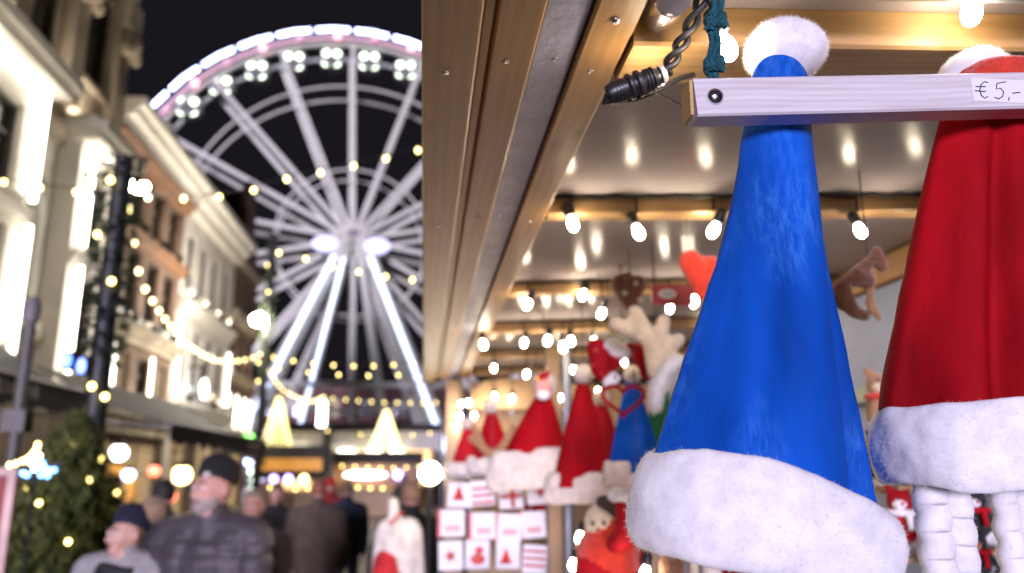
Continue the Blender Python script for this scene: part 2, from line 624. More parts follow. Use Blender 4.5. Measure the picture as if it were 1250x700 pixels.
M['fur'].node_tree.nodes['Principled BSDF'].inputs['Subsurface Radius'].default_value = (1, 1, 1)
M['fur'].node_tree.nodes['Principled BSDF'].inputs['Subsurface Scale'].default_value = 0.008
M['fur_cream'] = plush_mat('cream plush', (0.76, 0.68, 0.58), None, 40, 0.3, 0.15)
m, nt, p, N, L = new_mat('white plush fibre')
p.inputs['Base Color'].default_value = (0.95, 0.93, 0.92, 1); p.inputs['Roughness'].default_value = 1.0; p.inputs['Specular IOR Level'].default_value = 0.0
tr = N('ShaderNodeBsdfTranslucent'); tr.inputs[0].default_value = (0.95, 0.93, 0.92, 1)
ms = N('ShaderNodeMixShader'); ms.inputs[0].default_value = 0.5
L(p.outputs[0], ms.inputs[1]); L(tr.outputs[0], ms.inputs[2]); L(ms.outputs[0], nt.nodes['Material Output'].inputs['Surface'])
M['fibre'] = m
M['polelamp'] = glow('white pole lamp', (1.0, 0.90, 0.76), 340, sampled=True)
M['streetlamp'] = glow('warm white street lamp', (1.0, 0.88, 0.72), 170, sampled=True)
M['blue'] = velvet('blue velvet', (0.004, 0.10, 0.56), (0.06, 0.25, 0.78), 0.06, 0.75)
M['red'] = velvet('red velvet', (0.44, 0.003, 0.009), (0.62, 0.03, 0.03), 0.0, 0.10)
M['red2'] = velvet('bright red velvet', (0.50, 0.010, 0.018), (0.8, 0.12, 0.10), 0.06, 0.15)
M['green'] = velvet('green velvet', (0.012, 0.11, 0.03), (0.1, 0.35, 0.1), 0.06, 0.2)
M['orange'] = plush_mat('orange red plush', (0.74, 0.05, 0.018), (0.55, 0.03, 0.015), 50)
M['brown'] = plush_mat('brown plush', (0.21, 0.085, 0.035), (0.13, 0.05, 0.02), 50)
M['tan'] = plush_mat('tan felt', (0.42, 0.22, 0.095), None, 50)
M['cream'] = plush_mat('cream felt', (0.80, 0.66, 0.44), None, 40)
M['teal'] = paint('teal twine', (0.012, 0.15, 0.19), 0.8, 0.4, 120, 0.8, 300)
M['card'] = paint('white card', (0.80, 0.78, 0.80), 0.6, 0.08, 5)
M['ink'] = paint('dark blue ink', (0.02, 0.02, 0.05), 0.6, 0.2, 50)
M['redprint'] = paint('red print', (0.62, 0.05, 0.045), 0.5, 0.2, 20)
M['metalgrey'] = paint('grey metal', (0.30, 0.32, 0.36), 0.4, 0.2, 10, metal=0.5)
M['tarp'] = paint('grey blue tarpaulin', (0.32, 0.38, 0.52), 0.5, 0.2, 3, 0.3, 8)
M['greenpaint'] = paint('pale green rail', (0.38, 0.44, 0.32), 0.5, 0.15, 10)


def wloc(o):
    v = Vector((0, 0, 0))
    while o is not None:
        v = v + Vector(o.location)
        o = o.parent
    return v


def bw(mb, name, mats, parent, smooth=None):
    """Build a mesh given in place coordinates as a child of parent."""
    return mb.build(name, mats, parent, smooth, -wloc(parent))


# ------------------------------------------------------------------ ground
def ground_mat():
    m, nt, p, N, L = new_mat('clinker paving')
    tc = N('ShaderNodeTexCoord')
    br = N('ShaderNodeTexBrick'); br.inputs['Scale'].default_value = 5.0
    br.inputs['Color1'].default_value = (0.30, 0.225, 0.16, 1); br.inputs['Color2'].default_value = (0.24, 0.18, 0.13, 1); br.inputs['Mortar'].default_value = (0.12, 0.09, 0.07, 1)
    L(tc.outputs['Object'], br.inputs['Vector'])
    no = N('ShaderNodeTexNoise'); no.inputs['Scale'].default_value = 0.5; no.inputs['Detail'].default_value = 6
    L(tc.outputs['Object'], no.inputs['Vector'])
    mx = N('ShaderNodeMix'); mx.data_type = 'RGBA'; mx.blend_type = 'MULTIPLY'; mx.inputs[0].default_value = 0.45
    L(br.outputs[0], mx.inputs[6]); L(no.outputs[0], mx.inputs[7])
    L(mx.outputs[2], p.inputs['Base Color'])
    r = N('ShaderNodeMapRange'); r.inputs[3].default_value = 0.35; r.inputs[4].default_value = 0.7
    L(no.outputs[0], r.inputs[0]); L(r.outputs[0], p.inputs['Roughness'])
    return m


g = MB()
ys = [-15, 20, 40, 48, 52, 56, 60, 64, 120, 600]
xs = [-600, -60, -20, -8, 0, 8, 20, 60, 600]


def gz(y):
    t = min(1, max(0, (y - 46) / 16))
    return -4.5 * t * t * (3 - 2 * t)


for y in ys:
    for x in xs:
        g.v.append((x, y, gz(y)))
nx = len(xs)
for j in range(len(ys) - 1):
    for i in range(nx - 1):
        g.f.append((j * nx + i, j * nx + i + 1, (j + 1) * nx + i + 1, (j + 1) * nx + i)); g.m.append(0)
tag(g.build('ground', ground_mat()), kind='structure')


# ------------------------------------------------------------------ buildings on the left side of the street
def facade(b, xf, u0, u1, z0, z1, ops, mwall, mframe, back=7.0, wall_name='wall', sill=None, body=True):
    us = sorted(set([u0, u1] + [q for o in ops for q in o[0:2]]))
    zs = sorted(set([z0, z1] + [q for o in ops for q in o[2:4]]))
    mb = MB()
    for i in range(len(us) - 1):
        for j in range(len(zs) - 1):
            uc, zc = (us[i] + us[i + 1]) / 2, (zs[j] + zs[j + 1]) / 2
            if any(o[0] < uc < o[1] and o[2] < zc < o[3] for o in ops):
                continue
            mb.add([(xf, us[i], zs[j]), (xf, us[i + 1], zs[j]), (xf, us[i + 1], zs[j + 1]), (xf, us[i], zs[j + 1])], [(0, 1, 2, 3)])
    d = 0.28
    for (a, c, e, f, k) in [o[:5] for o in ops]:
        mb.add([(xf, a, e), (xf, c, e), (xf, c, f), (xf, a, f), (xf - d, a, e), (xf - d, c, e), (xf - d, c, f), (xf - d, a, f)],
               [(0, 1, 5, 4), (1, 2, 6, 5), (2, 3, 7, 6), (3, 0, 4, 7)])
    # flanks, top and rear
    mb.add([(xf, u0, z0), (xf, u0, z1), (xf - back, u0, z1), (xf - back, u0, z0), (xf, u1, z0), (xf, u1, z1), (xf - back, u1, z1), (xf - back, u1, z0)],
           [(0, 1, 2, 3), (4, 7, 6, 5), (1, 5, 6, 2), (2, 6, 7, 3)])
    bw(mb, wall_name, mwall, b)
    for o in ops:
        a, c, e, f, k = o[:5]
        w = MB()
        t = 0.08
        x0, x1 = xf - 0.24, xf - 0.12
        w.box((x0, a, e), (x1, a + t, f)); w.box((x0, c - t, e), (x1, c, f))
        w.box((x0 + .002, a + t, e), (x1 - .002, c - t, e + t)); w.box((x0 + .002, a + t, f - t), (x1 - .002, c - t, f))
        if c - a > 0.7:
            w.box((x0 + 0.03, (a + c) / 2 - 0.03, e + t), (x1 - 0.03, (a + c) / 2 + 0.03, f - t))
        w.box((x0 + 0.035, a + t, e + (f - e) * 0.62), (x1 - 0.035, c - t, e + (f - e) * 0.62 + 0.06))
        win = bw(w, 'window', M['darkframe'] if k == 'dark' else mframe, b)
        pn = MB().box((x0 - 0.05, a, e), (x0 + 0.03, c, f))
        bw(pn, 'pane', M['warmglass'] if k == 'lit' else M['glass'], win)
        if sill is not None:
            s = MB().box((xf + 0.003, a - 0.1, e - 0.14), (xf + 0.16, c + 0.1, e - 0.01))
            bw(s, 'sill', sill, win)


def band(b, name, xf, u0, u1, z0, z1, out, m):
    """A stepped moulding along a front."""
    mb = MB()
    h = z1 - z0
    prof = [(0.004, 0), (out * 0.35, 0), (out * 0.45, h * 0.3), (out * 0.7, h * 0.45), (out * 0.75, h * 0.65), (out, h * 0.75), (out, h), (0.004, h)]
    poly = [(xf + px, u0, z0 + pz) for px, pz in prof]
    mb.prism(poly, (0, u1 - u0, 0))
    return bw(mb, name, m, b)


def light_tube(b, x, y, z0, z1, r=0.06, m='tube'):
    t = bw(MB().tube([(x, y, z0), (x, y, z1)], r, 8), 'light_tube', M[m], b, 60)
    return t


# sandstone corner house with two white bays
b = thing('town_house', 'tall beige sandstone house with two white bays lined by bright light tubes', 'building', (-8, 8, 0))
ops = [(15.2, 16.5, 4.9, 7.3, 'dark'), (15.1, 16.5, 9.7, 12.6, 'dark'), (17.3, 19.1, 10.6, 13.2, 'dark'), (9.0, 10.2, 10, 13, 'dark'), (12.2, 13.6, 10, 13, 'dark'), (15.2, 16.4, 0.2, 3.0, 'lit'), (19.3, 19.6, 0.2, 3.0, 'dark')]
facade(b, -8.0, 8, 19.75, 0, 17.5, ops, M['stone'], M['frame'], sill=M['stone'])
for (z0, z1, o) in [(8.6, 9.0, 0.28), (4.1, 4.5, 0.25), (13.5, 14.1, 0.45), (16.8, 17.5, 0.7)]:
    for (a, c) in ([(14.7, 17.1), (19.15, 19.75)] if z1 < 9.5 else [(8, 19.75)]):
        band(b, 'string_course', -8.0, a, c, z0, z1, o, M['stone'])
for y in (14.6, 17.0, 19.4):
    bw(MB().box((-7.996, y - 0.3, 9.6), (-7.75, y + 0.3, 13.5)).box((-7.74, y - 0.38, 12.7), (-7.55, y + 0.38, 13.45)), 'pilaster', M['stone'], b)
    bw(MB().ball((-7.6, y, 12.35), (0.22, 0.3, 0.34), 10, 8).ball((-7.6, y - .28, 12.1), (0.16, 0.16, 0.24), 8, 6).ball((-7.6, y + .28, 12.1), (0.16, 0.16, 0.24), 8, 6), 'carved_corbel', M['stone'], b, 180)
# arch surround of the window between the bays
arc = [(-7.99, 15.85 + 0.86 * math.cos(a), 6.75 + 0.86 * math.sin(a)) for a in np.linspace(0, PI, 13)]
arci = [(-7.99, 15.85 + 0.6 * math.cos(a), 6.75 + 0.6 * math.sin(a)) for a in np.linspace(0, PI, 13)]
mb = MB()
for i in range(12):
    mb.prism([arc[i], arc[i + 1], arci[i + 1], arci[i]], (0.15, 0, 0))
mb.box((-7.99, 14.99, 4.75), (-7.84, 15.25, 6.75)); mb.box((-7.99, 16.45, 4.75), (-7.84, 16.71, 6.75))
mb.box((-7.991, 14.9, 4.5), (-7.7, 16.8, 4.75))
bw(mb, 'arch_surround', M['trimw'], b)
for (za, zb) in ((4.5, 8.6),):
    bw(MB().box((-7.995, 14.64, 4.52), (-7.93, 14.98, 8.58)).box((-7.995, 16.72, 4.52), (-7.93, 16.9, 8.58)).box((-7.995, 14.985, 7.7), (-7.925, 16.715, 8.58)), 'render_panel', M['white'], b)
for (y0, y1, tubes, tz) in ((8.0, 14.6, (8.4, 12.15, 14.35), 9.0), (17.15, 19.1, (17.3, 18.95), 9.15)):
    wn = []
    n = 3 if y1 - y0 > 3 else 1
    wd = (y1 - y0) / n
    for i in range(n):
        yc = y0 + wd * (i + 0.5)
        hw = min(0.55, wd * 0.33)
        for (a, c) in ((3.9, 5.9), (6.5, 8.1)):
            wn.append((yc - hw, yc + hw, a, c, 'dark'))
        wn.append((yc - hw, yc + hw, 0.3, 2.9, 'lit'))
    xb = -7.2 if n == 3 else -7.5
    facade(b, xb, y0, y1, 0, tz - 0.4, wn, M['white'], M['frame'], 8 + xb - .004, 'bay_wall', sill=M['trimw'])
    bw(MB().box((-7.99, y0 - 0.2, tz - 0.395), (xb + .45, y1 + 0.22, tz - 0.2)).box((-7.99, y0 - 0.3, tz - 0.195), (xb + .58, y1 + 0.32, tz)).box((-7.99, y0 - 0.1, tz + 0.005), (xb + .3, y1 + 0.1, tz + 0.2)), 'bay_cornice', M['trimw'], b)
    for (z0, z1) in ((3.15, 3.5), (6.05, 6.35)):
        band(b, 'bay_course', xb, y0, y1, z0, z1, 0.15, M['trimw'])
    for y in tubes:
        light_tube(b, xb + .2, y, 3.6, 6.0)
        light_tube(b, xb + .2, y, 6.45, tz - 0.5)
    bw(MB().tube([(xb + .18, y0 + 0.2, tz - 0.45), (xb + .18, y1 - 0.2, tz - 0.45)], 0.025, 8), 'cornice_tube', M['tube'], b)

for y in (9.6, 12.9, 14.2, 15.8, 17.6, 19.2):
    zb = 9.25 if y < 14.7 or 17.1 < y < 19.2 else 9.02
    xb = -7.72
    o = bw(MB().lathe([(0.02, 0), (0.11, 0.0), (0.12, 0.22), (0.11, 0.22), (0.10, 0.03), (0.01, 0.03)], 10, (xb, y, zb)), 'uplight', M['darkframe'], b)
    bw(MB().ball((xb, y, zb + .15), 0.065, 8, 6), 'lamp', M['uplamp'], o)

# brown brick house
b = thing('brick_house', 'brown brick house with orange timber band and warm uplights', 'building', (-8, 19.75, 0))
ops = []
for i in range(4):
    u = 20.25 + i * 1.52
    ops += [(u, u + 0.95, 8.3, 9.9, 'dark'), (u, u + 0.95, 5.9, 7.7, 'dark'), (u, u + 0.95, 3.6, 4.9, 'lit' if i % 2 else 'dark')]
ops += [(20.2, 22.6, 0.3, 2.6, 'lit'), (23.0, 26.0, 0.3, 2.6, 'lit')]
facade(b, -8.0, 19.752, 26.3, 0, 10.6, ops, M['brick'], M['frame'], sill=M['trimw'])
band(b, 'cornice', -8.0, 19.76, 26.3, 10.35, 11.1, 0.75, M['trimw'])
band(b, 'timber_band', -8.0, 19.76, 26.3, 7.85, 8.15, 0.3, M['woodbrown'])
band(b, 'timber_band', -8.0, 19.76, 26.3, 9.95, 10.3, 0.35, M['woodbrown'])
band(b, 'lower_cornice', -8.0, 19.76, 26.3, 5.15, 5.6, 0.4, M['stone'])
band(b, 'shop_fascia', -8.0, 19.76, 26.3, 2.75, 3.35, 0.3, M['stone'])
for y in (20.0, 21.5, 23.0, 24.5, 26.0):
    o = bw(MB().lathe([(0.02, 0), (0.11, 0.0), (0.12, 0.22), (0.11, 0.22), (0.10, 0.03), (0.01, 0.03)], 10, (-7.82, y, 3.42)), 'uplight', M['darkframe'], b)
    bw(MB().ball((-7.82, y, 3.50), 0.06, 8, 6), 'lamp', M['uplamp'], o)
for y in (21.4, 24.3):
    light_tube(b, -7.93, y, 3.5, 5.0, 0.035)
for y in (20.6, 22.2, 23.8, 25.4):
    o = bw(MB().lathe([(0.02, 0), (0.11, 0.0), (0.12, 0.22), (0.11, 0.22), (0.10, 0.03), (0.01, 0.03)], 10, (-7.78, y, 8.16)), 'uplight', M['darkframe'], b)
    bw(MB().ball((-7.78, y, 8.16 + .1), 0.06, 8, 6), 'lamp', M['uplamp'], o)
for y in (20.1, 21.9, 23.6, 25.3):
    o = bw(MB().lathe([(0.02, 0), (0.11, 0.0), (0.12, 0.22), (0.11, 0.22), (0.10, 0.03), (0.01, 0.03)], 10, (-7.7, y, 5.62)), 'uplight', M['darkframe'], b)
    bw(MB().ball((-7.7, y, 5.62 + .1), 0.06, 8, 6), 'lamp', M['uplamp'], o)
bw(MB().prism([(-8.1, 19.76, 11.1), (-15, 19.76, 11.1), (-11.5, 19.76, 13.4)], (0, 6.54, 0)), 'roof', M['slate'], b)

# white rendered house
b = thing('white_house', 'pale grey rendered house with long white eaves cornice', 'building', (-8, 26.3, 0))
ops = []
for i in range(4):
    u = 26.9 + i * 1.65
    ops += [(u, u + 0.85, 7.7, 9.6, 'dark'), (u, u + 0.85, 4.6, 6.5, 'dark')]
ops += [(26.8, 29.4, 0.3, 3.0, 'lit'), (30.0, 33.0, 0.3, 3.0, 'lit')]
facade(b, -8.0, 26.302, 33.5, 0, 10.5, ops, M['render2'], M['frame'], sill=M['trimw'])
band(b, 'cornice', -8.0, 26.31, 33.5, 10.2, 11.05, 0.8, M['trimw'])
band(b, 'string_course', -8.0, 26.31, 33.5, 6.85, 7.3, 0.3, M['trimw'])
band(b, 'shop_fascia', -8.0, 26.31, 33.5, 3.3, 4.0, 0.35, M['trimw'])
for y in (26.6, 33.2):
    light_tube(b, -7.9, y, 4.2, 6.4, 0.035)
for y in (27.6, 30.9, 32.6):
    o = bw(MB().lathe([(0.02, 0), (0.11, 0.0), (0.12, 0.22), (0.11, 0.22), (0.10, 0.03), (0.01, 0.03)], 10, (-7.75, y, 4.02)), 'uplight', M['darkframe'], b)
    bw(MB().ball((-7.72, y, 4.12), 0.06, 8, 6), 'lamp', M['uplamp'], o)
for y in (27.2, 29.0, 30.8, 32.6):
    o = bw(MB().lathe([(0.02, 0), (0.11, 0.0), (0.12, 0.22), (0.11, 0.22), (0.10, 0.03), (0.01, 0.03)], 10, (-7.78, y, 7.31)), 'uplight', M['darkframe'], b)
    bw(MB().ball((-7.78, y, 7.31 + .1), 0.06, 8, 6), 'lamp', M['uplamp'], o)
bw(MB().prism([(-8.1, 26.31, 11.05), (-15, 26.31, 11.05), (-11.5, 26.31, 13.2)], (0, 7.18, 0)), 'roof', M['slate'], b)
bw(MB().box((-7.6, 28.0, 4.3), (-7.45, 28.15, 5.3)).box((-7.94, 28.02, 5.2), (-7.46, 28.12, 5.28)), 'sign_bracket', M['darkframe'], b)
bw(MB().ball((-7.45, 28.2, 4.5), (0.1, 0.35, 0.35), 12, 8), 'round_shop_sign', glow('pale blue sign', (0.75, 0.9, 1.0), 3.0), b, 180)

# stepped gable house
b = thing('gable_house', 'narrow brown house with pointed gable at the end of the row', 'building', (-8, 33.5, 0))
ops = []
for i in range(3):
    u = 33.9 + i * 1.45
    for (a, c, k) in ((8.4, 10.0, 'dark'), (6.0, 7.6, 'dark'), (3.6, 5.2, 'lit' if i == 1 else 'dark')):
        ops.append((u, u + 0.8, a, c, k))
ops += [(34.0, 37.6, 0.3, 2.8, 'lit')]
facade(b, -8.0, 33.502, 38.0, 0, 10.6, ops, M['brick2'], M['frame'], sill=M['trimw'])
gp = [(33.51, 10.61), (38.0, 10.61), (38.0, 11.3), (37.2, 11.3), (37.2, 12.3), (36.6, 12.3), (36.6, 13.4), (36.05, 14.6), (35.45, 14.6), (34.9, 13.4), (34.9, 12.3), (34.3, 12.3), (34.3, 11.3), (33.51, 11.3)]
bw(MB().prism([(-8.0, y, z) for y, z in gp], (-0.4, 0, 0)), 'gable', M['brick2'], b)
for (z0, z1) in ((10.25, 10.55), (7.8, 8.2), (5.4, 5.8), (3.0, 3.35)):
    band(b, 'string_course', -8.0, 33.51, 38.0, z0, z1, 0.25, M['stone'])
bw(MB().prism([(-8.41, 33.6, 10.6), (-8.41, 37.9, 10.6), (-8.41, 35.75, 14.2)], (-6.5, 0, 0)), 'roof', M['slate'], b)
for y in (34.5, 36.0, 37.3):
    o = bw(MB().lathe([(0.02, 0), (0.11, 0.0), (0.12, 0.22), (0.11, 0.22), (0.10, 0.03), (0.01, 0.03)], 10, (-7.85, y, 5.82)), 'uplight', M['darkframe'], b)
    bw(MB().ball((-7.82, y, 5.92), 0.06, 8, 6), 'lamp', M['uplamp'], o)
for y in (33.75, 35.2, 36.65, 37.9):
    light_tube(b, -7.93, y, 3.5, 4.9, 0.03)

# dormered house further back, behind the sandstone house
b = thing('dormer_house', 'dark roof with dormer rising behind the brick house', 'building', (-11, 22, 0))
bw(MB().box((-15.9, 21.5, 0), (-12.3, 24.5, 12.6)), 'wall', M['brick2'], b)
bw(MB().prism([(-12.25, 21.4, 12.6), (-16, 21.4, 12.6), (-14.1, 21.4, 16.5)], (0, 3.2, 0)), 'roof', M['slate'], b)
bw(MB().box((-12.9, 22.4, 13.2), (-12.2, 23.6, 14.6)).prism([(-12.15, 22.3, 14.6), (-12.15, 23.7, 14.6), (-12.15, 23.0, 15.3)], (-1.2, 0, 0)), 'dormer', M['trimw'], b)

# brick hall behind the wheel
b = thing('brick_hall', 'wide reddish brick building behind the foot of the ferris wheel', 'building', (-10, 98, -4.5))
ops = []
mb = MB().box((-38, 98, -4.5), (24, 110, 11.5))
bw(mb, 'wall', paint('red brick far', (0.20, 0.10, 0.085), 0.9, 0.25, 0.4), b)
for i in range(15):
    for z in (0.5, 4.5, 8.0):
        x = -35 + i * 3.9
        w = bw(MB().box((x, 97.9, z), (x + 1.5, 98.0, z + 2.1)), 'window', M['frame'], b)
        bw(MB().box((x + .12, 97.86, z + .12), (x + 1.38, 97.899, z + 1.98)), 'pane', M['warmglass'] if (i * 7 + int(z)) % 5 == 0 else M['glass'], w)
bw(MB().box((-38.3, 97.6, 11.505), (24.3, 110.3, 12.2)), 'cornice', M['stone'], b)


# ------------------------------------------------------------------ awnings over the shop fronts
def lettering(b, x, y0, y1, z0, z1, m):
    """Blurred pale shop lettering on a valance: upright strokes."""
    mb = MB()
    y = y0
    r = random.Random(int(y0 * 100))
    while y < y1:
        w = r.uniform(0.05, 0.1)
        h = z1 - r.choice((0, 0, 0.04))
        k = r.choice('nloi')
        mb.box((x, y, z0), (x + 0.006, y + 0.022, h))
        if k in 'no':
            mb.box((x, y + w - 0.022, z0), (x + 0.006, y + w, h)); mb.box((x, y + .022, h - 0.025), (x + 0.006, y + w - .022, h))
        if k in 'lo':
            mb.box((x, y + .022, z0), (x + 0.006, y + w - .022, z0 + 0.025))
        y += w + 0.045
    return tag(bw(mb, 'lettering', m, b), kind='stuff')


def awning(label, y0, y1, xw, xo, zw, zo, m, drop=0.3, text=None, name='awning'):
    b = thing(name, label, 'awning', (xw, y0, 0))
    mb = MB()
    n = 6
    for i in range(n):
        t0, t1 = i / n, (i + 1) / n
        def P(t):
            return (xw + (xo - xw) * t, zw + (zo - zw) * t - 0.12 * math.sin(PI * t))
        (xa, za), (xb, zb) = P(t0), P(t1)
        mb.add([(xa, y0, za), (xa, y1, za), (xb, y1, zb), (xb, y0, zb), (xa, y0, za - .02), (xa, y1, za - .02), (xb, y1, zb - .02), (xb, y0, zb - .02)],
               [(0, 1, 2, 3), (7, 6, 5, 4), (0, 3, 7, 4), (1, 5, 6, 2)])
    bw(mb, 'canopy', m, b, 30)
    v = MB()
    k = max(4, int((y1 - y0) / 0.4))
    for i in range(k):
        ya, yb = y0 + (y1 - y0) * i / k, y0 + (y1 - y0) * (i + 1) / k
        d = drop + 0.05 * (i % 2)
        v.box((xo, ya + .004, zo - d), (xo + 0.015, yb - .004, zo))
    bw(v, 'valance', m, b)
    for y in (y0 - 0.03, y1 + 0.03):
        bw(MB().bar((xw, y, zw - 0.9), (xo, y, zo - 0.05), 0.04, 0.05), 'arm', M['greypole'], b)
    bw(MB().tube([(xo, y0, zo + 0.02), (xo, y1, zo + 0.02)], 0.04, 8), 'front_bar', M['greypole'], b)
    if text:
        lettering(b, xo + 0.018, text[0], text[1], zo - 0.24, zo - 0.06, M['trimw'])
    return b


awning('black awning with white lettering under the white bay', 9.0, 14.4, -7.15, -5.6, 3.9, 3.05, M['awning'], 0.35, (11.0, 12.4))
awning('dark grey awning in front of the brick house shop', 15.4, 24.5, -7.1, -4.6, 3.7, 2.62, M['awning2'], 0.3, (22.0, 23.6))
awning('small dark awning of the white house shop', 27.0, 32.8, -7.95, -6.4, 3.3, 2.6, M['awning'], 0.25)


# ------------------------------------------------------------------ ferris wheel
WY = 72.0
WC = Vector((-7.0, WY, 21.9))
WR = 20.85
WPHI = math.radians(8)
WH = Vector((math.cos(WPHI), math.sin(WPHI), 0))
WN = Vector((-math.sin(WPHI), math.cos(WPHI), 0))
w = thing('ferris_wheel', 'giant ferris wheel with blue white lit rim and lit support legs', 'ferris wheel', (WC.x, WY, -4.5))


def wp(a, r, dy=0.0):
    return WC + WH * (r * math.sin(a)) + WN * dy + Vector((0, 0, r * math.cos(a)))


A0 = math.radians(-7.6)
for dy in (-1.5, 1.5):
    for (r, t) in ((19.3, 0.30), (15.0, 0.19), (6.8, 0.16)):
        pts = [wp(2 * PI * i / 72, r, dy) for i in range(73)]
        mb = MB()
        for i in range(72):
            mb.bar(pts[i], pts[i + 1], t, t, up=Vector((0, 1, 0)))
        bw(mb, 'rim' if r > 18 else 'ring', M['wheelsteel'], w)
    for k in range(18):
        a = A0 + k * PI / 9 + 0.09
        mb = MB().bar(wp(a, 1.2, dy * 1.35), wp(a, 19.3, dy), 0.40, 0.3, up=Vector((0, 1, 0)))
        bw(mb, 'spoke', M['wheelsteel'], w)
pts = [wp(2 * PI * i / 72, 19.9, -1.7) for i in range(73)]
bw(MB().tube(pts, 0.13, 6, cap=False), 'pink_light_ring', M['pink'], w)
gm = MB()
gm.lathe([(0.3, 1.0), (1.05, 0.75), (1.1, 0.55)], 12, (0, 0, 0), mi=0)
gm.lathe([(0.98, -0.95), (1.1, -0.6), (1.1, -0.5)], 12, (0, 0, 0), mi=0)
for (sx, sy) in ((-.9, -.45), (.9, -.45), (-.9, .45), (.9, .45), (0, -1.0), (0, 1.0)):
    gm.box((sx - .08, sy - .08, -.5), (sx + .08, sy + .08, .56), 0)
gme = gm.mesh('cabin', M['wheeldark'])
lm = MB()
for sx in (-0.5, 0.5):
    for sz in (-0.72, 0.28):
        lm.ball((sx, -0.62, sz), (0.34, 0.2, 0.34), 8, 6)
lme = lm.mesh('cabin_lamps', M['gond'])
hm = MB().bar((0, 0, 0.9), (0, 0, 1.7), 0.25, 0.25).mesh('hanger', M['wheeldark'])
for k in range(36):
    a = A0 + k * PI / 18
    p0, p1 = wp(a - 0.074, WR, -1.5), wp(a, WR + 0.06, -1.5)
    p2 = wp(a + 0.074, WR, -1.5)
    bw(MB().tube([p0, p1, p2], 0.2, 8), 'rim_light', M['led'], w)
    bw(MB().bar(wp(a, 19.3, -1.5), wp(a, WR - 0.25, -1.5), 0.16, 0.16), 'bracket', M['wheeldark'], w)
    c = wp(a, 20.2, -0.2) - Vector((0, 0, 1.75)) - wloc(w)
    cab = obj_from('gondola', gme, w, c)
    lo = obj_from('cabin_lamps', lme, cab)
    obj_from('hanger', hm, cab)
    bw(MB().ball(wp(a, 20.0, -1.9) + Vector((0.35, 0, 0)), 0.3, 8, 6), 'pivot_lamp', M['pink'] if k % 2 else glow('rose lamp', (1, .3, .4), 2.2), w)
bw(MB().tube([wp(0, 0, -2.6), wp(0, 0, 2.6)], 1.15, 20), 'hub', M['wheelsteel'], w, 40)
bw(MB().tube([wp(0, 0, -2.9), wp(0, 0, -2.6)], 0.75, 16), 'hub_cap', M['wheeldark'], w, 40)
for (px, py) in ((398, 300), (461, 303)):
    c = at(px, py, WY - 3.4)
    f = bw(MB().lathe([(0.4, 0), (0.9, -0.5), (0.95, -0.6)], 14, (0, 0, 0), Matrix.Translation(c) @ Matrix.Rotation(-PI / 2, 4, 'X')), 'floodlight', M['wheeldark'], w)
    bw(MB().ball(c + Vector((0, -0.65, 0)), (1.15, 0.25, 0.7), 14, 8), 'lens', glow('lavender flood', (0.45, 0.46, 1.0), 0.6), f)
hubp = wp(0, 0, -3.0)
for (x, y, r, lit) in ((-10.8, -7, 0.75, True), (12.0, -7, 0.75, True), (-10.8, 8, 0.5, False), (12.0, 8, 0.5, False), (-5.2, -3.2, 0.4, True), (5.4, -3.2, 0.4, False)):
    base = Vector((WC.x + x, WY + y, -4.5))
    top = Vector((hubp.x + x * 0.06, WY + (-3.0 if y < 0 else 3.0), hubp.z))
    leg = bw(MB().tube([top, base], [r * 0.8, r * 1.2], 10), 'support_leg', M['wheelsteel'], w, 60)
    if lit:
        o = Vector((0, -r - 0.15, 0))
        a_, b_ = top.lerp(base, 0.08) + o, top.lerp(base, 0.92) + o
        n = 2
        for i in range(n):
            bw(MB().tube([a_.lerp(b_, i / n), a_.lerp(b_, (i + 0.97) / n)], 0.2 if abs(x) > 8 else 0.14, 8), 'led_strip', M['led_leg'], leg)
for z in (4.5, 8.7):
    t = (WC.z - z) / (WC.z + 4.5)
    xl, xr = WC.x - 0.6 - 10.2 * t, WC.x + 0.6 + 11.4 * t
    bw(MB().bar((xl, WY - 3 - 4 * t, z), (xr, WY - 3 - 4 * t, z), 0.35, 0.4), 'cross_brace', M['wheelsteel'], w)
bw(MB().box((WC.x - 12, WY - 9, -4.5), (WC.x + 12, WY + 9, -3.7)), 'platform', M['wheeldark'], w)


# ------------------------------------------------------------------ poles, lamps, kiosks at the square
def pole_garland(name, label, px, py0, py1, Y, r, rg, nlights, group=None):
    base = at(px, 575, Y)
    base.z = 0
    top = at(px, py1, Y).z
    b = thing(name, label, 'pole', base, group)
    bw(MB().tube([base, base + Vector((0, 0, 0.4)), base + Vector((0, 0, 0.42)), base + Vector((0, 0, top))], [r * 1.7, r * 1.6, r, r * 0.8], 12), 'post', M['pole'], b, 50)
    mb = MB()
    R = random.Random(px)
    for i in range(int(650 * top / 5)):
        z = R.uniform(2.9 if Y < 12 else 1.9, top)
        a = R.uniform(0, 2 * PI)
        rr = r + R.uniform(0, rg - r)
        c = base + Vector((rr * math.cos(a), rr * math.sin(a), z))
        d = Vector((math.cos(a), math.sin(a), R.uniform(-0.9, 0.4))) * R.uniform(0.06, 0.14)
        s = Vector((-math.sin(a), math.cos(a), R.uniform(-1, 1))) * 0.03
        mb.add([c - s, c + s, c + d], [(0, 1, 2)])
    tag(bw(mb, 'fir_garland', M['needle_dark'], b), kind='stuff')
    me = MB().ball((0, 0, 0), 0.035, 8, 6).mesh('bulb', M['bulb_far'])
    for i in range(nlights):
        z = 2.0 + (top - 2.0) * (i + R.random()) / nlights
        a = -PI / 2 + R.uniform(-1.1, 1.1)
        obj_from('bulb', me, b, Vector((rg * 1.05 * math.cos(a), rg * 1.05 * math.sin(a), z)))
    return b, base


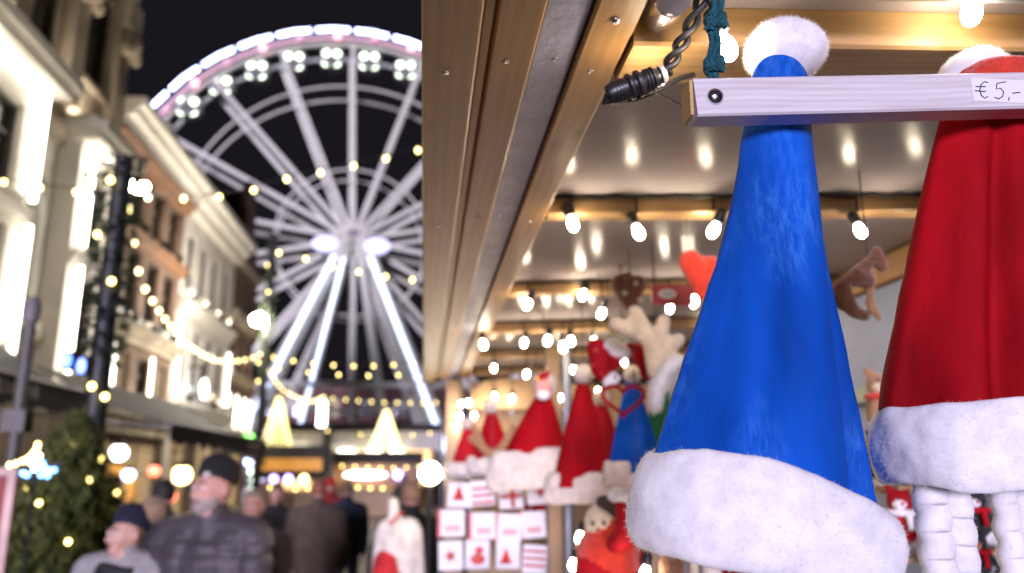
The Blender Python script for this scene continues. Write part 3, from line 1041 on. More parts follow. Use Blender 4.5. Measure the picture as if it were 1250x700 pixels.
pole_garland('garland_pole', 'thick dark pole wrapped in fir garland beside the christmas tree', 108, 560, 190, 9.0, 0.13, 0.19, 5)
b, base = pole_garland('garland_pole', 'slim dark pole with a bright white lamp before the gable house', 314, 600, 285, 26.0, 0.13, 0.2, 5)
c = at(316, 391, 25.6)
o = bw(MB().bar((base.x, 26.0, c.z + 0.25), (c.x, 25.4, c.z + 0.25), 0.06, 0.06), 'lamp_arm', M['pole'], b)
bw(MB().ball(c, (0.24, 0.18, 0.18), 12, 8), 'lamp', M['polelamp'], o)
c = at(304, 535, 25.7)
o = bw(MB().box((c.x - 0.16, 25.66, c.z - 0.2), (c.x + 0.16, 25.9, c.z + 0.2)), 'signal_box', M['pole'], b)
bw(MB().ball((c.x, 25.64, c.z), (0.16, 0.06, 0.16), 10, 6), 'green_lamp', M['greenlamp'], o)
b, base = pole_garland('garland_pole', 'thin dark post with yellow lights in the middle of the square', 396, 600, 478, 33.0, 0.07, 0.16, 5)
c = at(393, 505, 32.8)
bw(MB().tube([c + Vector((0, 0, -.5)), c + Vector((0, 0, .5))], 0.16, 8), 'lamp_tube', M['wbulb'], b)
base = at(13, 575, 8.0); base.z = 0
b = thing('sign_post', 'pale grey round post standing before the white bay', 'pole', base)
tz = at(13, 372, 8.0).z
bw(MB().tube([base, base + Vector((0, 0, tz - .15))], 0.055, 10), 'post', M['greypole'], b, 50)
bw(MB().lathe([(0.075, -.16), (0.08, 0), (0.05, 0.07), (0.01, 0.09)], 10, base + Vector((0, 0, tz))), 'cap', M['wheeldark'], b, 40)
bw(MB().box((-.1, -.09, -.1), (.1, .09, .1), 0, Matrix.Translation(base + Vector((0, 0, 2.25)))), 'clamp', M['greypole'], b)


def string(name, label, pts, me, mcable, sag=0.0, n=None, spacing=None, group=None, drop=0.06):
    """Bulbs on a cable hung between points; each span sags."""
    path = []
    for i in range(len(pts) - 1):
        a, b_ = Vector(pts[i]), Vector(pts[i + 1])
        s = sag[i] if isinstance(sag, (list, tuple)) else sag
        for t in np.linspace(0, 1, 15)[(0 if i == 0 else 1):]:
            p = a.lerp(b_, float(t)); p.z -= s * 4 * t * (1 - t)
            path.append(p)
    root = thing(name, label, 'light string', path[0], group)
    bw(MB().tube(path, 0.011, 5), 'cable', mcable, root)
    L = [0]
    for i in range(1, len(path)):
        L.append(L[-1] + (path[i] - path[i - 1]).length)
    k = n if n else max(2, int(L[-1] / spacing))
    for i in range(k):
        s = (i + 0.5) / k * L[-1]
        j = max(1, min(len(path) - 1, int(np.searchsorted(L, s))))
        f = (s - L[j - 1]) / max(1e-6, L[j] - L[j - 1])
        p = path[j - 1].lerp(path[j], f) - Vector((0, 0, drop))
        obj_from('bulb', me, root, p - path[0])
    return root


sb = MB().ball((0, 0, 0), (0.036, 0.036, 0.044), 8, 6, 0).tube([(0, 0, 0.04), (0, 0, 0.075)], 0.02, 6, 1).mesh('bulb', [M['bulb_far'], M['black']])
sb2 = MB().ball((0, 0, 0), (0.035, 0.035, 0.042), 8, 6, 0).tube([(0, 0, 0.04), (0, 0, 0.085)], 0.022, 6, 1).mesh('bulb', [M['bulb_mid'], M['black']])
string('light_string', 'bulb string spanning the street high across the ferris wheel', [at(-60, 205, 13), at(215, 238, 13), at(352, 214, 13), at(640, 140, 13)], sb, M['cable'], [0.1, 0.12, 0.1], spacing=0.56)
string('light_string', 'bulb string sagging along the house fronts to the lamp pole', [at(155, 226, 9.3), at(172, 338, 11.2), at(210, 396, 14.6), at(240, 425, 18.0), at(265, 438, 21.0), at(295, 438, 24), at(322, 428, 26)], sb2, M['cable'], [0.03, 0.03, 0.03, 0.02, 0.02, 0.04], spacing=0.7)
string('light_string', 'bulb string hanging from the lamp pole down to the thin post', [at(322, 440, 26.2), at(345, 474, 28.5), at(380, 489, 31), at(397, 482, 33)], sb2, M['cable'], [0.05, 0.05, 0.02], spacing=0.42)
string('light_string', 'upper bulb string running level across the square past the wheel legs', [at(322, 432, 27), at(540, 436, 27)], sb, M['cable'], 0.3, spacing=0.6)
string('light_string', 'lower short bulb string under the level one across the square', [at(322, 445, 27.6), at(540, 452, 27.6)], sb, M['cable'], 0.22, spacing=0.95)
string('light_string', 'small far bulb string above the kiosk roofs', [at(398, 484, 36), at(540, 490, 36)], sb, M['cable'], 0.1, spacing=0.55)
string('light_string', 'faint bulb string just above the kiosk lamps', [at(430, 528, 40), at(535, 526, 40)], sb, M['cable'], 0.15, spacing=0.7)
string('light_string', 'added golden bulb string brightening the counters of the far kiosks', [at(322, 592, 29.2), at(405, 590, 29.2), at(520, 590, 29.2)], sb, M['cable'], 0.12, spacing=0.42)  # added to brighten the dark lower kiosk fronts
string('light_string', 'added golden bulb string brightening the kiosks below the round lamps', [at(330, 566, 33), at(420, 567, 33), at(535, 566, 33)], sb, M['cable'], 0.1, spacing=0.5)  # second added string, also there to lift the dark kiosks
string('light_string', 'pale bulb string across the ferris wheel hub', [at(325, 300, 17), at(375, 313, 17), at(430, 327, 17), at(520, 340, 17)], sb, M['cable'], 0.03, n=6)


def cone_tree(label, px, py, Y, h, r):
    top = at(px, py, Y)
    base = Vector((top.x, Y, 0))
    b = thing('light_cone_tree', label, 'light tree', base, 'cone trees of yellow lights on the square')
    H = top.z
    z0 = H - h
    bw(MB().tube([base, base + Vector((0, 0, z0 + .1))], 0.12, 8), 'mast', M['pole'], b)
    mb = MB()
    for k in range(16):
        a = 2 * PI * k / 16
        mb.tube([base + Vector((r * math.cos(a), r * math.sin(a), z0)), base + Vector((0.05 * math.cos(a), 0.05 * math.sin(a), H))], 0.015, 4)
    bw(mb, 'wire_cone', M['pole'], b)
    mb = MB()
    for k in range(16):
        for i in range(20):
            t = (i + (k % 2) * .5) / 20
            a = 2 * PI * k / 16
            rr = r * (1 - t) + 0.06
            mb.ball(base + Vector((rr * math.cos(a), rr * math.sin(a), z0 + h * t)), 0.055, 5, 4)
    tag(bw(mb, 'lights', glow('yellow cone lights', (1.0, 0.80, 0.26), 1.3), b), kind='stuff')
    return b


cone_tree('cone tree of yellow lights behind the kiosk lamps', 472, 500, 40.6, 2.0, 0.72)
cone_tree('cone tree of yellow lights beside the lamp pole', 341, 484, 37, 2.8, 0.72)


def kiosk(label, px0, px1, Y, zt, lamps, mfront, fh=0.9):
    a, c = at(px0, 575, Y).x, at(px1, 575, Y).x
    b = thing('market_kiosk', label, 'kiosk', ((a + c) / 2, Y, 0))
    bw(MB().box((a, Y + 0.3, 0), (c, Y + 3, 1.0)).box((a, Y + 2.9, 1.0), (c, Y + 3, zt - .7)).box((a, Y + .3, 1.0), (a + .12, Y + 2.9, zt - .7)).box((c - .12, Y + .3, 1.0), (c, Y + 2.9, zt - .7)), 'body', M['plank'], b)
    bw(MB().box((a - 0.3, Y - 0.5, zt - fh), (c + 0.3, Y - 0.35, zt)), 'fascia', mfront, b)
    bw(MB().prism([(a - .4, Y - .34, zt - .7), (a - .4, Y + 3.2, zt - .7), (a - .4, Y + 1.4, zt + 0.5)], (c - a + .8, 0, 0)), 'roof', M['awning2'], b)
    bw(MB().box((a - .1, Y - .1, 1.0), (c + .1, Y + .29, 1.08)), 'counter', M['plank'], b)
    bw(MB().box((a + .2, Y + 2.7, 1.1), (c - .2, Y + 2.88, zt - .8)), 'glowing_goods_shelf', M['golden'], b)
    for (px, py, rx, rz, mm) in lamps:
        q = at(px, py, Y - 0.75)
        o = bw(MB().bar(q + Vector((0, 0, rz)), Vector((q.x, Y - 0.4, zt - 0.5)), 0.04, 0.04), 'lamp_bracket', M['pole'], b)
        bw(MB().ball(q, (rx, 0.15, rz), 14, 10), 'globe_lamp', M[mm], o, 180)
    return b


zt = at(400, 527, 42).z
kiosk('long pale kiosk with round white lamps in front of the wheel', 402, 530, 42, zt, [(423, 556, 0.62, 0.3, 'globe'), (456, 557, 0.42, 0.42, 'globe'), (484, 559, 0.48, 0.48, 'globe'), (399, 557, 0.2, 0.2, 'wbulb')], M['fasciaw'])
kiosk('pale kiosk with one big white lamp by the yellow cone tree', 340, 388, 40, at(360, 527, 40).z, [(363, 555, 0.46, 0.4, 'globe'), (381, 556, 0.16, 0.16, 'wbulb')], M['fasciaw'])
b = kiosk('nearer kiosk with orange sign panel behind the crowd', 322, 384, 30, at(340, 560, 30).z, [(334, 585, 0.13, 0.13, 'violet'), (352, 585, 0.14, 0.14, 'violet'), (371, 585, 0.14, 0.14, 'bulb_mid')], M['orangelit'], 0.42)
b = kiosk('low kiosk with long white strip light behind the crowd', 405, 505, 34, at(440, 566, 34).z, [(446, 580, 0.85, 0.14, 'wbulb'), (486, 580, 0.18, 0.17, 'violet'), (404, 582, 0.16, 0.16, 'bulb_mid')], M['woodbrown'])

# bright lamp on the stall further down the street
q = at(525, 578, 5.05)
b = thing('stall_lamp', 'big round white lamp on a stand at the stall corner', 'lamp', (q.x, 5.05, 0))
bw(MB().tube([(q.x, 5.05, 0), (q.x, 5.05, q.z - .05)], 0.014, 8), 'stand', M['pole'], b)
bw(MB().ball(q, 0.065, 14, 10), 'globe', glow('white round lamp', (1.0, 0.84, 0.62), 30, sampled=True), b, 180)


# ------------------------------------------------------------------ christmas tree, menu board, shop lanterns
def fir(label, base, h, r, z0):
    b = thing('christmas_tree', label, 'christmas tree', base)
    bw(MB().tube([base + Vector((0, 0, 0.5)), base + Vector((0, 0, h))], [0.06, 0.015], 8), 'trunk', M['bark'], b)
    mb = MB()
    R = random.Random(3)
    for i in range(800):
        t = R.random() ** 0.75
        z = z0 + (h - z0) * (1 - t) if False else z0 + (h - z0) * R.random() ** 1.25
        k = 1 - (z - z0) / (h - z0)
        rr = r * (k ** 0.8) * R.uniform(0.75, 1.1) + 0.05
        a = R.uniform(0, 2 * PI)
        p0 = base + Vector((0, 0, z + 0.1))
        d = Vector((math.cos(a), math.sin(a), R.uniform(-0.35, 0.15)))
        s = Vector((-math.sin(a), math.cos(a), 0))
        up = Vector((0, 0, 1))
        nseg = 9
        for j in range(2, nseg):
            c = p0 + d * (rr * j / nseg) + Vector((0, 0, -0.12 * (j / nseg) ** 2))
            for q in range(5):
                side = s * R.uniform(-1, 1) + up * R.uniform(-0.5, 0.6) + d * R.uniform(0.2, 1.0)
                side.normalize()
                ln = R.uniform(0.08, 0.15)
                wv = side.cross(up if abs(side.z) < .9 else s).normalized() * 0.018
                mb.add([c - wv, c + wv, c + side * ln], [(0, 1, 2)])
    bw(mb, 'crown', M['needle'], b)
    me = MB().ball((0, 0, 0), 0.022, 8, 6).mesh('bulb', M['bulb_far'])
    for i in range(26):
        z = z0 + (h - z0) * (i / 26)
        k = 1 - (z - z0) / (h - z0)
        a = i * 2.4
        obj_from('bulb', me, b, Vector((r * k ** .8 * math.cos(a) * .98, r * k ** .8 * math.sin(a) * .98, z - base.z)))
    return b


tb = Vector((at(88, 575, 7.6).x, 7.6, 0))
fir('dark green christmas tree with small yellow bulbs in a wooden planter', tb, 2.2, 0.88, 0.65)
b = thing('planter_box', 'brown wooden planter box holding the christmas tree', 'planter', tb)
for i in range(4):
    for (p, q) in (((-.45, -.45), (.45, -.42)), ((-.45, .42), (.45, .45)), ((-.45, -.415), (-.42, .415)), ((.42, -.415), (.45, .415))):
        bw(MB().box((tb.x + p[0], tb.y + p[1], 0.04 + i * 0.17), (tb.x + q[0], tb.y + q[1], 0.195 + i * 0.17)), 'plank', M['planter'], b)
bw(MB().box((tb.x - .41, tb.y - .41, 0.05), (tb.x + .41, tb.y + .41, 0.66)), 'soil', M['bark'], b)
# comet decoration: yellow tail, white core, blue sparks
c0 = at(45, 570, 6.8)
b = thing('comet_light', 'lit comet decoration of yellow and blue bulbs in front of the tree', 'light decoration', c0)
bw(MB().bar(c0 + Vector((-.3, 0, 0.02)), c0 + Vector((.2, 0, .02)), 0.012, 0.012).tube([c0, Vector((c0.x, c0.y, 0))], 0.012, 6), 'frame', M['pole'], b)
R = random.Random(5)
for (px, py, m) in [(12, 568, 'bulb_far'), (20, 566, 'bulb_far'), (28, 563, 'bulb_far'), (35, 559, 'bulb_far'), (41, 553, 'bulb_far'), (45, 548, 'bulb_far'), (46, 543, 'bulb_far'), (38, 565, 'wbulb'), (44, 562, 'wbulb'), (45, 570, 'wbulb'), (48, 557, 'wbulb'), (42, 573, 'wbulb'), (28, 578, 'bluelamp'), (33, 580, 'bluelamp'), (52, 566, 'bluelamp'), (55, 572, 'bluelamp'), (60, 575, 'bluelamp'), (66, 574, 'bluelamp'), (50, 580, 'bluelamp'), (58, 581, 'bluelamp')]:
    mm = M[m] if m != 'bluelamp' else glow('pale blue spark', (0.1, 0.35, 1.0), 5)
    bw(MB().ball(at(px, py, 6.8), 0.019, 8, 6), 'bulb', mm, b)
p = at(8, 575, 5.6)
b = thing('menu_board', 'tall reddish menu board with pale frame at the left edge', 'board', (p.x, 5.6, 0))
x0, x1 = p.x - 0.35, p.x + 0.07
for (q, r_) in (((x0, 0.35), (x0 + .05, 1.82)), ((x1 - .05, 0.35), (x1, 1.82)), ((x0 + .05, 1.77), (x1 - .05, 1.82)), ((x0 + .05, .35), (x1 - .05, .4))):
    bw(MB().box((q[0], 5.58, q[1]), (r_[0], 5.62, r_[1])), 'frame', paint('pale pink frame', (0.75, 0.5, 0.42), .5), b)
bw(MB().box((x0 + .045, 5.59, .39), (x1 - .045, 5.61, 1.78)), 'sheet', paint('dark red sheet', (0.32, 0.05, 0.045), .6), b)
for sx in (x0 + .05, x1 - .05):
    bw(MB().bar((sx, 5.6, 0), (sx, 5.6, .4), .04, .04).bar((sx, 5.95, 0), (sx, 5.62, 1.0), .03, .03), 'leg', M['pole'], b)


def lantern(label, px, py, Y, r, m, zt):
    q = at(px, py, Y)
    b = thing('hanging_lantern', label, 'lantern', (q.x, Y, q.z), 'lanterns under the dark grey awning')
    bw(MB().tube([q + Vector((0, 0, r)), Vector((q.x, Y, zt))], 0.01, 6), 'cord', M['cable'], b)
    bw(MB().lathe([(r * .3, r * 1.3), (r * .9, r * .9), (r * .95, r * .8)], 10, q), 'cap', M['pole'], b)
    bw(MB().ball(q, (r, r, r * 0.95), 12, 8), 'lamp', m, b, 180)


lantern('white lantern with red rim under the dark grey awning', 145, 553, 15.0, 0.15, M['wbulb'], 2.72)
lantern('small bluish white lantern beside the orange shop sign', 157, 580, 16.0, 0.12, glow('bluish white', (.7, .75, 1), 2.5), 2.72)
lantern('small red lantern under the middle of the awning', 188, 575, 17, 0.12, M['redlamp'], 2.72)
lantern('wide warm white lantern under the awning end', 222, 580, 17.5, 0.2, M['bulb_mid'], 2.72)
lantern('low red lantern behind the man in the dark jacket', 208, 606, 16, 0.12, M['redlamp'], 2.72)
q = at(140, 590, 16.2)
b = thing('shop_sign', 'orange lit arch shaped sign below the dark grey awning', 'sign', (q.x, 16.2, 0))
arc = [(q.x + 0.3 * math.cos(a), 16.2, q.z - 0.05 + 0.3 * math.sin(a)) for a in np.linspace(0, PI, 12)]
bw(MB().tube([(q.x + .3, 16.2, q.z - .5)] + arc + [(q.x - .3, 16.2, q.z - .2)], 0.1, 8), 'lit_arch', M['orangelit'], b, 60)
bw(MB().tube([(q.x + .3, 16.2, 0), (q.x + .3, 16.2, q.z - .48)], 0.03, 8), 'post', M['pole'], b)
q = at(127, 234, 8.8)
b = thing('blue_sign_light', 'pair of small blue lamps on the garland pole', 'lamp', at(98, 447, 8.75))
for (px, py) in ((82, 440), (99, 447)):
    q = at(px, py, 8.75)
    o = bw(MB().box((q.x - .05, 8.76, q.z - .1), (q.x + .05, 8.85, q.z + .1)), 'housing', M['pole'], b)
    bw(MB().ball((q.x, 8.75, q.z), (.045, .02, .08), 8, 6), 'lens', M['bluelamp'], o)
bw(MB().bar(at(80, 444, 8.84), at(104, 444, 8.84), .03, .03), 'bracket', M['pole'], b)
q = at(168, 228, 12.5)
b = thing('street_flood', 'oval white flood lamp on a bracket before the brick house', 'lamp', q)
bw(MB().ball(q, (.17, .12, .09), 12, 8), 'lens', M['streetlamp'], b, 180)
bw(MB().bar(q + Vector((0, 0, .1)), q + Vector((-.9, 0.2, .25)), .05, .05).bar(q + Vector((-.9, .2, .25)), Vector((-7.8, 19.6, q.z + 1.4)), .04, .04), 'bracket', M['pole'], b)


R0 = random.Random(21)
# ------------------------------------------------------------------ the market stall
SX0, SX1 = -0.015, 1.36          # street edge, rear
SY0, SY1 = 0.66, 4.70


def roof_z(x):
    return 2.366 + 0.045 * (x - 0.24)


stall = thing('market_stall', 'wooden market stall with pine beams and ribbed clear roof', 'market stall', (0.6, 2.6, 0))


def plank_y(name, x0, x1, z0, z1, y0, y1, m, bev=0.003):
    """A board running along the street, its own origin at its middle."""
    mb = MB()
    w, h, l = (x1 - x0) / 2, (z1 - z0) / 2, (y1 - y0) / 2
    b_ = min(bev, w * .4, h * .4)
    prof = [(-w + b_, -h), (w - b_, -h), (w, -h + b_), (w, h - b_), (w - b_, h), (-w + b_, h), (-w, h - b_), (-w, -h + b_)]
    mb.prism([(x, -l, z) for x, z in prof], (0, 2 * l, 0))
    return mb.build(name, m, stall, None, Vector(((x0 + x1) / 2, (y0 + y1) / 2, (z0 + z1) / 2)) - stall.location)


plank_y('fascia_board', SX0, 0.055, 2.305, 2.46, SY0, SY1, M['board'])
plank_y('fascia_strip', 0.056, 0.072, 2.325, 2.44, SY0, SY1, M['board'])
plank_y('fascia_board', 0.0725, 0.128, 2.318, 2.45, SY0, SY1 - 0.02, M['board'])
plank_y('steel_strip', 0.1285, 0.183, 2.330, 2.44, SY0, SY1 - 0.03, M['steel'])
plank_y('inner_board', 0.186, 0.243, 2.322, 2.36, SY0, SY1 - 0.05, M['board'])
plank_y('rear_beam', 1.31, SX1, 2.33, 2.41, SY0 + .1, SY1, M['board'])

BY = [(0.93, 0.052, 0.105), (1.615, 0.042, 0.05), (2.40, 0.042, 0.05), (3.08, 0.045, 0.05), (3.80, 0.045, 0.05), (4.50, 0.045, 0.05)]
ang = math.atan(0.045)
for (y, h, wd) in BY:
    x0, x1 = 0.2445, 1.309
    mb = MB()
    L2 = (x1 - x0) / 2
    w2, h2, b_ = wd / 2, h / 2, 0.004
    prof = [(-w2 + b_, -h2), (w2 - b_, -h2), (w2, -h2 + b_), (w2, h2), (-w2, h2), (-w2, -h2 + b_)]
    mb.prism([(-L2, yy, zz) for yy, zz in prof], (2 * L2, 0, 0))
    o = mb.build('roof_beam', M['beam'], stall, None, Vector(((x0 + x1) / 2, y, roof_z((x0 + x1) / 2) - h / 2 - 0.001)) - stall.location)
    o.rotation_euler = (0, -ang, 0)
for (ya, yb) in [(SY0, BY[0][0])] + [(BY[i][0], BY[i + 1][0]) for i in range(5)] + [(4.50, SY1)]:
    mb = MB().box((0.19, ya + 0.002, 0), (SX1, yb - 0.002, 0.012))
    for i, v in enumerate(mb.v):
        mb.v[i] = (v[0], v[1], v[2] + roof_z(v[0]))
    mb.v = [tuple(Vector(v) - Vector((0.6, (ya + yb) / 2, 2.3))) for v in mb.v]
    mb.build('roof_panel', M['panel'], stall, None, Vector((0.6, (ya + yb) / 2, 2.3)) - stall.location)
# wall planks at the far end, corner posts, rear wall, counter
x = 0.26
i = 0
while x < 1.3:
    mb = MB().box((-0.058, -0.011, -0.62), (0.058, 0.011, 0.62))
    mb.build('wall_plank', M['plank'], stall, None, Vector((x + 0.058, SY1 - 0.03 + 0.004 * (i % 2), 1.68)) - stall.location)
    x += 0.119
    i += 1
for (px, py) in ((0.165, SY1 - 0.08), (0.165 + 0.55, SY1 - 0.12)):
    mb = MB().box((-0.045, -0.045, -1.15), (0.045, 0.045, 1.15))
    mb.build('post', M['plank'], stall, None, Vector((px, py, 1.151)) - stall.location)
bw(MB().box((1.325, SY0 + .3, 0.0), (1.345, SY1, 2.325)), 'rear_tarpaulin', M['tarp'], stall)
for z in (2.02, 1.45):
    bw(MB().box((1.29, SY0 + .3, z - 0.022), (1.324, SY1 - .05, z + 0.022)), 'rear_rail', M['greenpaint'], stall)
bw(MB().box((0.14, SY0 + .35, 0.90), (1.28, SY1 - .15, 0.94)), 'counter', M['plank'], stall)
bw(MB().box((0.16, SY0 + .38, 0.02), (0.19, SY1 - .2, 0.899)), 'counter_front', M['plank'], stall)
pz = at(694, 620, 3.3)
bw(MB().tube([(pz.x, 3.3, 0.941), (pz.x, 3.3, 2.33)], 0.02, 10), 'steel_pole', M['metalgrey'], stall)
pz = at(676, 620, 3.5)
bw(MB().box((pz.x - .028, 3.47, 0.941), (pz.x + .028, 3.53, 2.33)), 'post', M['plank'], stall)

bw(MB().box((0.12, SY0 + .15, 1.36), (0.15, 3.0, 1.40)).box((0.125, .95, .941), (0.145, .98, 1.36)).box((0.125, 2.9, .941), (0.145, 2.93, 1.36)), 'added_bulb_rail', M['board'], stall)  # unseen rail, added to carry the bulbs that light the stall from below
# galvanised rail and pipe end at the top edge
bw(MB().tube([(0.25, 0.80, 2.352), (1.3, 0.80, 2.40)], 0.018, 12), 'front_rail', M['metalgrey'], stall, 60)
e = at(820, 0, 0.80)
bw(MB().tube([e + Vector((0, 0.0, 0.0)), e + Vector((0.012, 0.16, 0.05))], 0.021, 16).tube([e + Vector((0, -0.004, 0)), e + Vector((0, 0.001, 0))], 0.0215, 16), 'pipe_end', M['chrome'], stall, 50)
e = at(752, 18, 0.86)
bw(MB().ball(Vector((0.214, 0.84, 2.321)), (0.006, 0.006, 0.004), 10, 6), 'screw', M['chrome'], stall, 180)

for (x_, z_) in ((0.02, 2.3045), (0.1, 2.3175), (0.155, 2.3295), (0.215, 2.3215)):
    for y_ in (0.95, 1.63, 2.42, 3.1, 3.82):
        bw(MB().ball((x_ + R0.uniform(-.006, .006), y_ + R0.uniform(-.02, .02), z_), (.0048, .0048, .0022), 10, 6), 'screw', M['chrome'], stall, 180)
# ------------------------------------------------------------------ bulbs inside the stall
bprof = [(0.004, -0.031), (0.011, -0.027), (0.0155, -0.018), (0.0165, -0.009), (0.0145, 0.001), (0.010, 0.010), (0.009, 0.013)]
bprof = [(r_ * .70, z_ * .76) for r_, z_ in bprof]
bulb_me = MB().lathe(bprof, 12).mesh('bulb', M['bulb'], 180)
sock_me = MB().lathe([(0.0095, 0.010), (0.0125, 0.012), (0.0125, 0.034), (0.010, 0.040), (0.006, 0.043)], 10).mesh('socket', M['black'], 50)


def stall_string(label, y, bulbs, cz=None, wave=0.004):
    """A cable pinned along a beam with bulbs hanging from it."""
    root = thing('light_string', label, 'light string', (0.26, y, roof_z(0.26)))
    pts = []
    r = random.Random(int(y * 100))
    for i in range(40):
        xx = 0.255 + (1.29 - 0.255) * i / 39
        pts.append((xx, y - 0.032 + r.uniform(-.004, .004), roof_z(xx) - 0.008 + r.uniform(-wave, wave)))
    cab = bw(MB().tube(pts, 0.0042, 6), 'cable', M['cable'], root, 60)
    for (px, py) in bulbs:
        q = at(px, py, y - 0.034)
        q.z += 0.006
        o = obj_from('bulb', bulb_me, root, q - wloc(root), (r.uniform(-.4, .4), r.uniform(-.4, .4), 0), [r.uniform(.85, 1.08)] * 3)
        obj_from('socket', sock_me, o)
        zc = roof_z(q.x) - 0.008
        if zc - (q.z + 0.04) > 0.008:
            bw(MB().tube([q + Vector((0, 0, 0.038)), Vector((q.x, q.y, zc))], 0.003, 5), 'drop_wire', M['cable'], root)


stall_string('bulb string on the roof beam above the orange heart', BY[1][0], [(698, 273), (778, 284), (873, 281), (1049, 282), (1135, 290)])
stall_string('bulb string on the third roof beam behind the brown plush', BY[2][0], [(645, 372), (712, 361), (735, 383), (848, 368), (818, 377), (905, 352), (1072, 346)])
stall_string('bulb string on the fourth roof beam', BY[3][0], [(590, 421), (640, 419), (669, 416), (697, 417), (687, 424), (725, 417), (870, 400), (930, 380)])
stall_string('bulb string on the fifth roof beam over the red hats', BY[4][0], [(603, 450), (643, 457), (671, 448), (700, 452), (762, 443), (740, 449)])
stall_string('bulb string on the farthest roof beam by the end wall', BY[5][0], [(563, 494), (572, 492), (561, 509), (579, 508), (557, 521), (604, 484), (625, 487), (684, 486), (730, 478)])


def lone_bulb(label, px, py, y, rot, cable, cat='light bulb', s=1.0):
    q = at(px, py, y)
    root = thing('hanging_bulb', label, cat, q)
    o = obj_from('bulb', bulb_me, root, (0, 0, 0), rot, (s, s, s))
    obj_from('socket', sock_me, o)
    bw(MB().tube([Vector(c) for c in cable(q)], 0.0032, 6), 'cable', M['cable'], root, 60)
    return root


lone_bulb('lit bulb beside the teal twine knot', 884, 52, 0.80, (0.0, -0.35, 0), lambda q: [q + Vector((-.012, 0, .038)), q + Vector((-.014, -.002, .06)), at(868, 5, 0.80), at(870, -25, 0.79)])
lone_bulb('lit bulb at the top edge above the price tag', 1187, 8, 0.815, (0.25, 0.1, 0), lambda q: [q + Vector((0, 0, .038)), q + Vector((0.0, 0, .065))], s=1.05)
for i, (px, py, y, lb) in enumerate(((708, 654, 2.6, 'lit bulb low beside the steel pole'), (700, 687, 2.5, 'lowest lit bulb under the steel pole'), (788, 697, 1.9, 'lit bulb just under the blue hat trim'))):
    lone_bulb(lb, px, py, y, (0, 0.2, 0), lambda q: [q + Vector((0, 0, .038)), q + Vector((.03, .05, -.1)), Vector((q.x + .05, q.y + .1, 1.0)), Vector((q.x + .05, q.y + .1, 0.942))])

root = thing('light_string', 'added bulb string below view lighting the stall from underneath', 'light string', (0.12, 1.0, 1.4))
pts = [(0.115, 0.85 + 2.1 * i / 30, 1.40 + 0.008 * math.sin(i * 2.1)) for i in range(31)]
bw(MB().tube(pts, 0.0042, 6), 'cable', M['cable'], root, 60)
for i in range(6):  # bulbs added out of view to warm board undersides and hat trims
    o = obj_from('bulb', bulb_me, root, Vector((0.098, 0.92 + i * 0.36, 1.40)) - wloc(root), (PI * .93, 0, .2 * i))
    obj_from('socket', sock_me, o)

# black cable connector hanging at the near end
root = thing('cable_connector', 'black cable connector with twisted leads hanging at the stall end', 'cable connector', at(770, 105, 0.88))
a, c = at(741, 117, 0.875), at(808, 92, 0.865)
ax = (c - a)
path, rs = [], []
for t, r_ in ((0, .006), (.02, .0115), (.1, .0135), (.36, .0135), (.40, .0165), (.44, .0165), (.47, .013), (.52, .013), (.55, .0165), (.60, .0165), (.64, .013), (.9, .0115), (.97, .010), (1.0, .008)):
    path.append(a + ax * t); rs.append(r_)
bw(MB().tube(path, rs, 16), 'plug_body', M['black'], root, 35)
for t in (.14, .2, .26, .7, .76, .82):
    p = a + ax * t
    bw(MB().tube([p, p + ax * .025], 0.0146, 16), 'grip_ring', M['black'], root, 35)
bw(MB().tube([c - ax * .03, c + ax * .06], [0.0125, 0.0105], 14), 'collar', paint('grey clear plastic', (.35, .33, .33), .25), root, 40)
for s in (0, PI):
    pts = []
    k0, k1 = c + ax * 0.05, at(868, -30, 0.80)
    mid1 = at(826, 62, .85); mid2 = at(848, 30, .83)
    ctrl = [k0, mid1, mid2, k1]
    for i in range(49):
        t = i / 48
        p = ctrl[0] * (1 - t) ** 3 + ctrl[1] * 3 * t * (1 - t) ** 2 + ctrl[2] * 3 * t * t * (1 - t) + ctrl[3] * t ** 3
        th = t * 15 + s
        pts.append(p + Vector((math.cos(th), math.sin(th) * .6, math.sin(th) * .4)) * 0.0062)
    bw(MB().tube(pts, 0.0042, 8), 'lead', M['cable'], root, 60)
pts = [a, a + Vector((-.004, .002, -.008)), at(752, 123, .88), at(775, 121, .882), at(800, 112, .885), at(830, 96, .9), at(846, 92, .92)]
bw(MB().tube(pts, 0.0038, 8), 'loose_lead', M['cable'], root, 60)
bw(MB().tube([at(798, 112, .87), at(822, 124, .9), at(856, 140, .95)], 0.0013, 5), 'thin_wire', M['cable'], root)
o = obj_from('bulb', bulb_me, root, at(797, 100, 0.895) - wloc(root), (1.1, .9, 0), (0.75, .75, .75))

# teal twine carrying the slat
root = thing('twine', 'teal knotted twine holding up the wooden slat', 'twine', at(873, 95, 0.76))
for s, off in ((0, -.004), (2.1, .004), (4.2, 0)):
    pts = []
    for (px, py) in ((880, -25), (878, 5), (874, 22), (873, 38), (874, 52), (872, 66), (871, 80), (872, 97)):
        p = at(px, py, 0.757)
        pts.append(p + Vector((off + random.uniform(-.0015, .0015), math.sin(s) * .003, 0)))
    bw(MB().tube(pts, 0.0034, 7), 'strand', M['teal'], root, 60)
for (px, py, r_) in ((874, 27, .0095), (872, 80, .009)):
    q = at(px, py, .755)
    mb = MB()
    for k in range(5):
        an = k * 1.3
        mb.tube([q + Vector((math.cos(an + t) * r_, math.sin(an + t) * r_ * .8, r_ * .8 * math.sin(2 * t + k))) for t in np.linspace(0, 4.2, 12)], 0.0032, 6)
    bw(mb, 'knot', M['teal'], root, 60)
q = at(873, 35, .753)
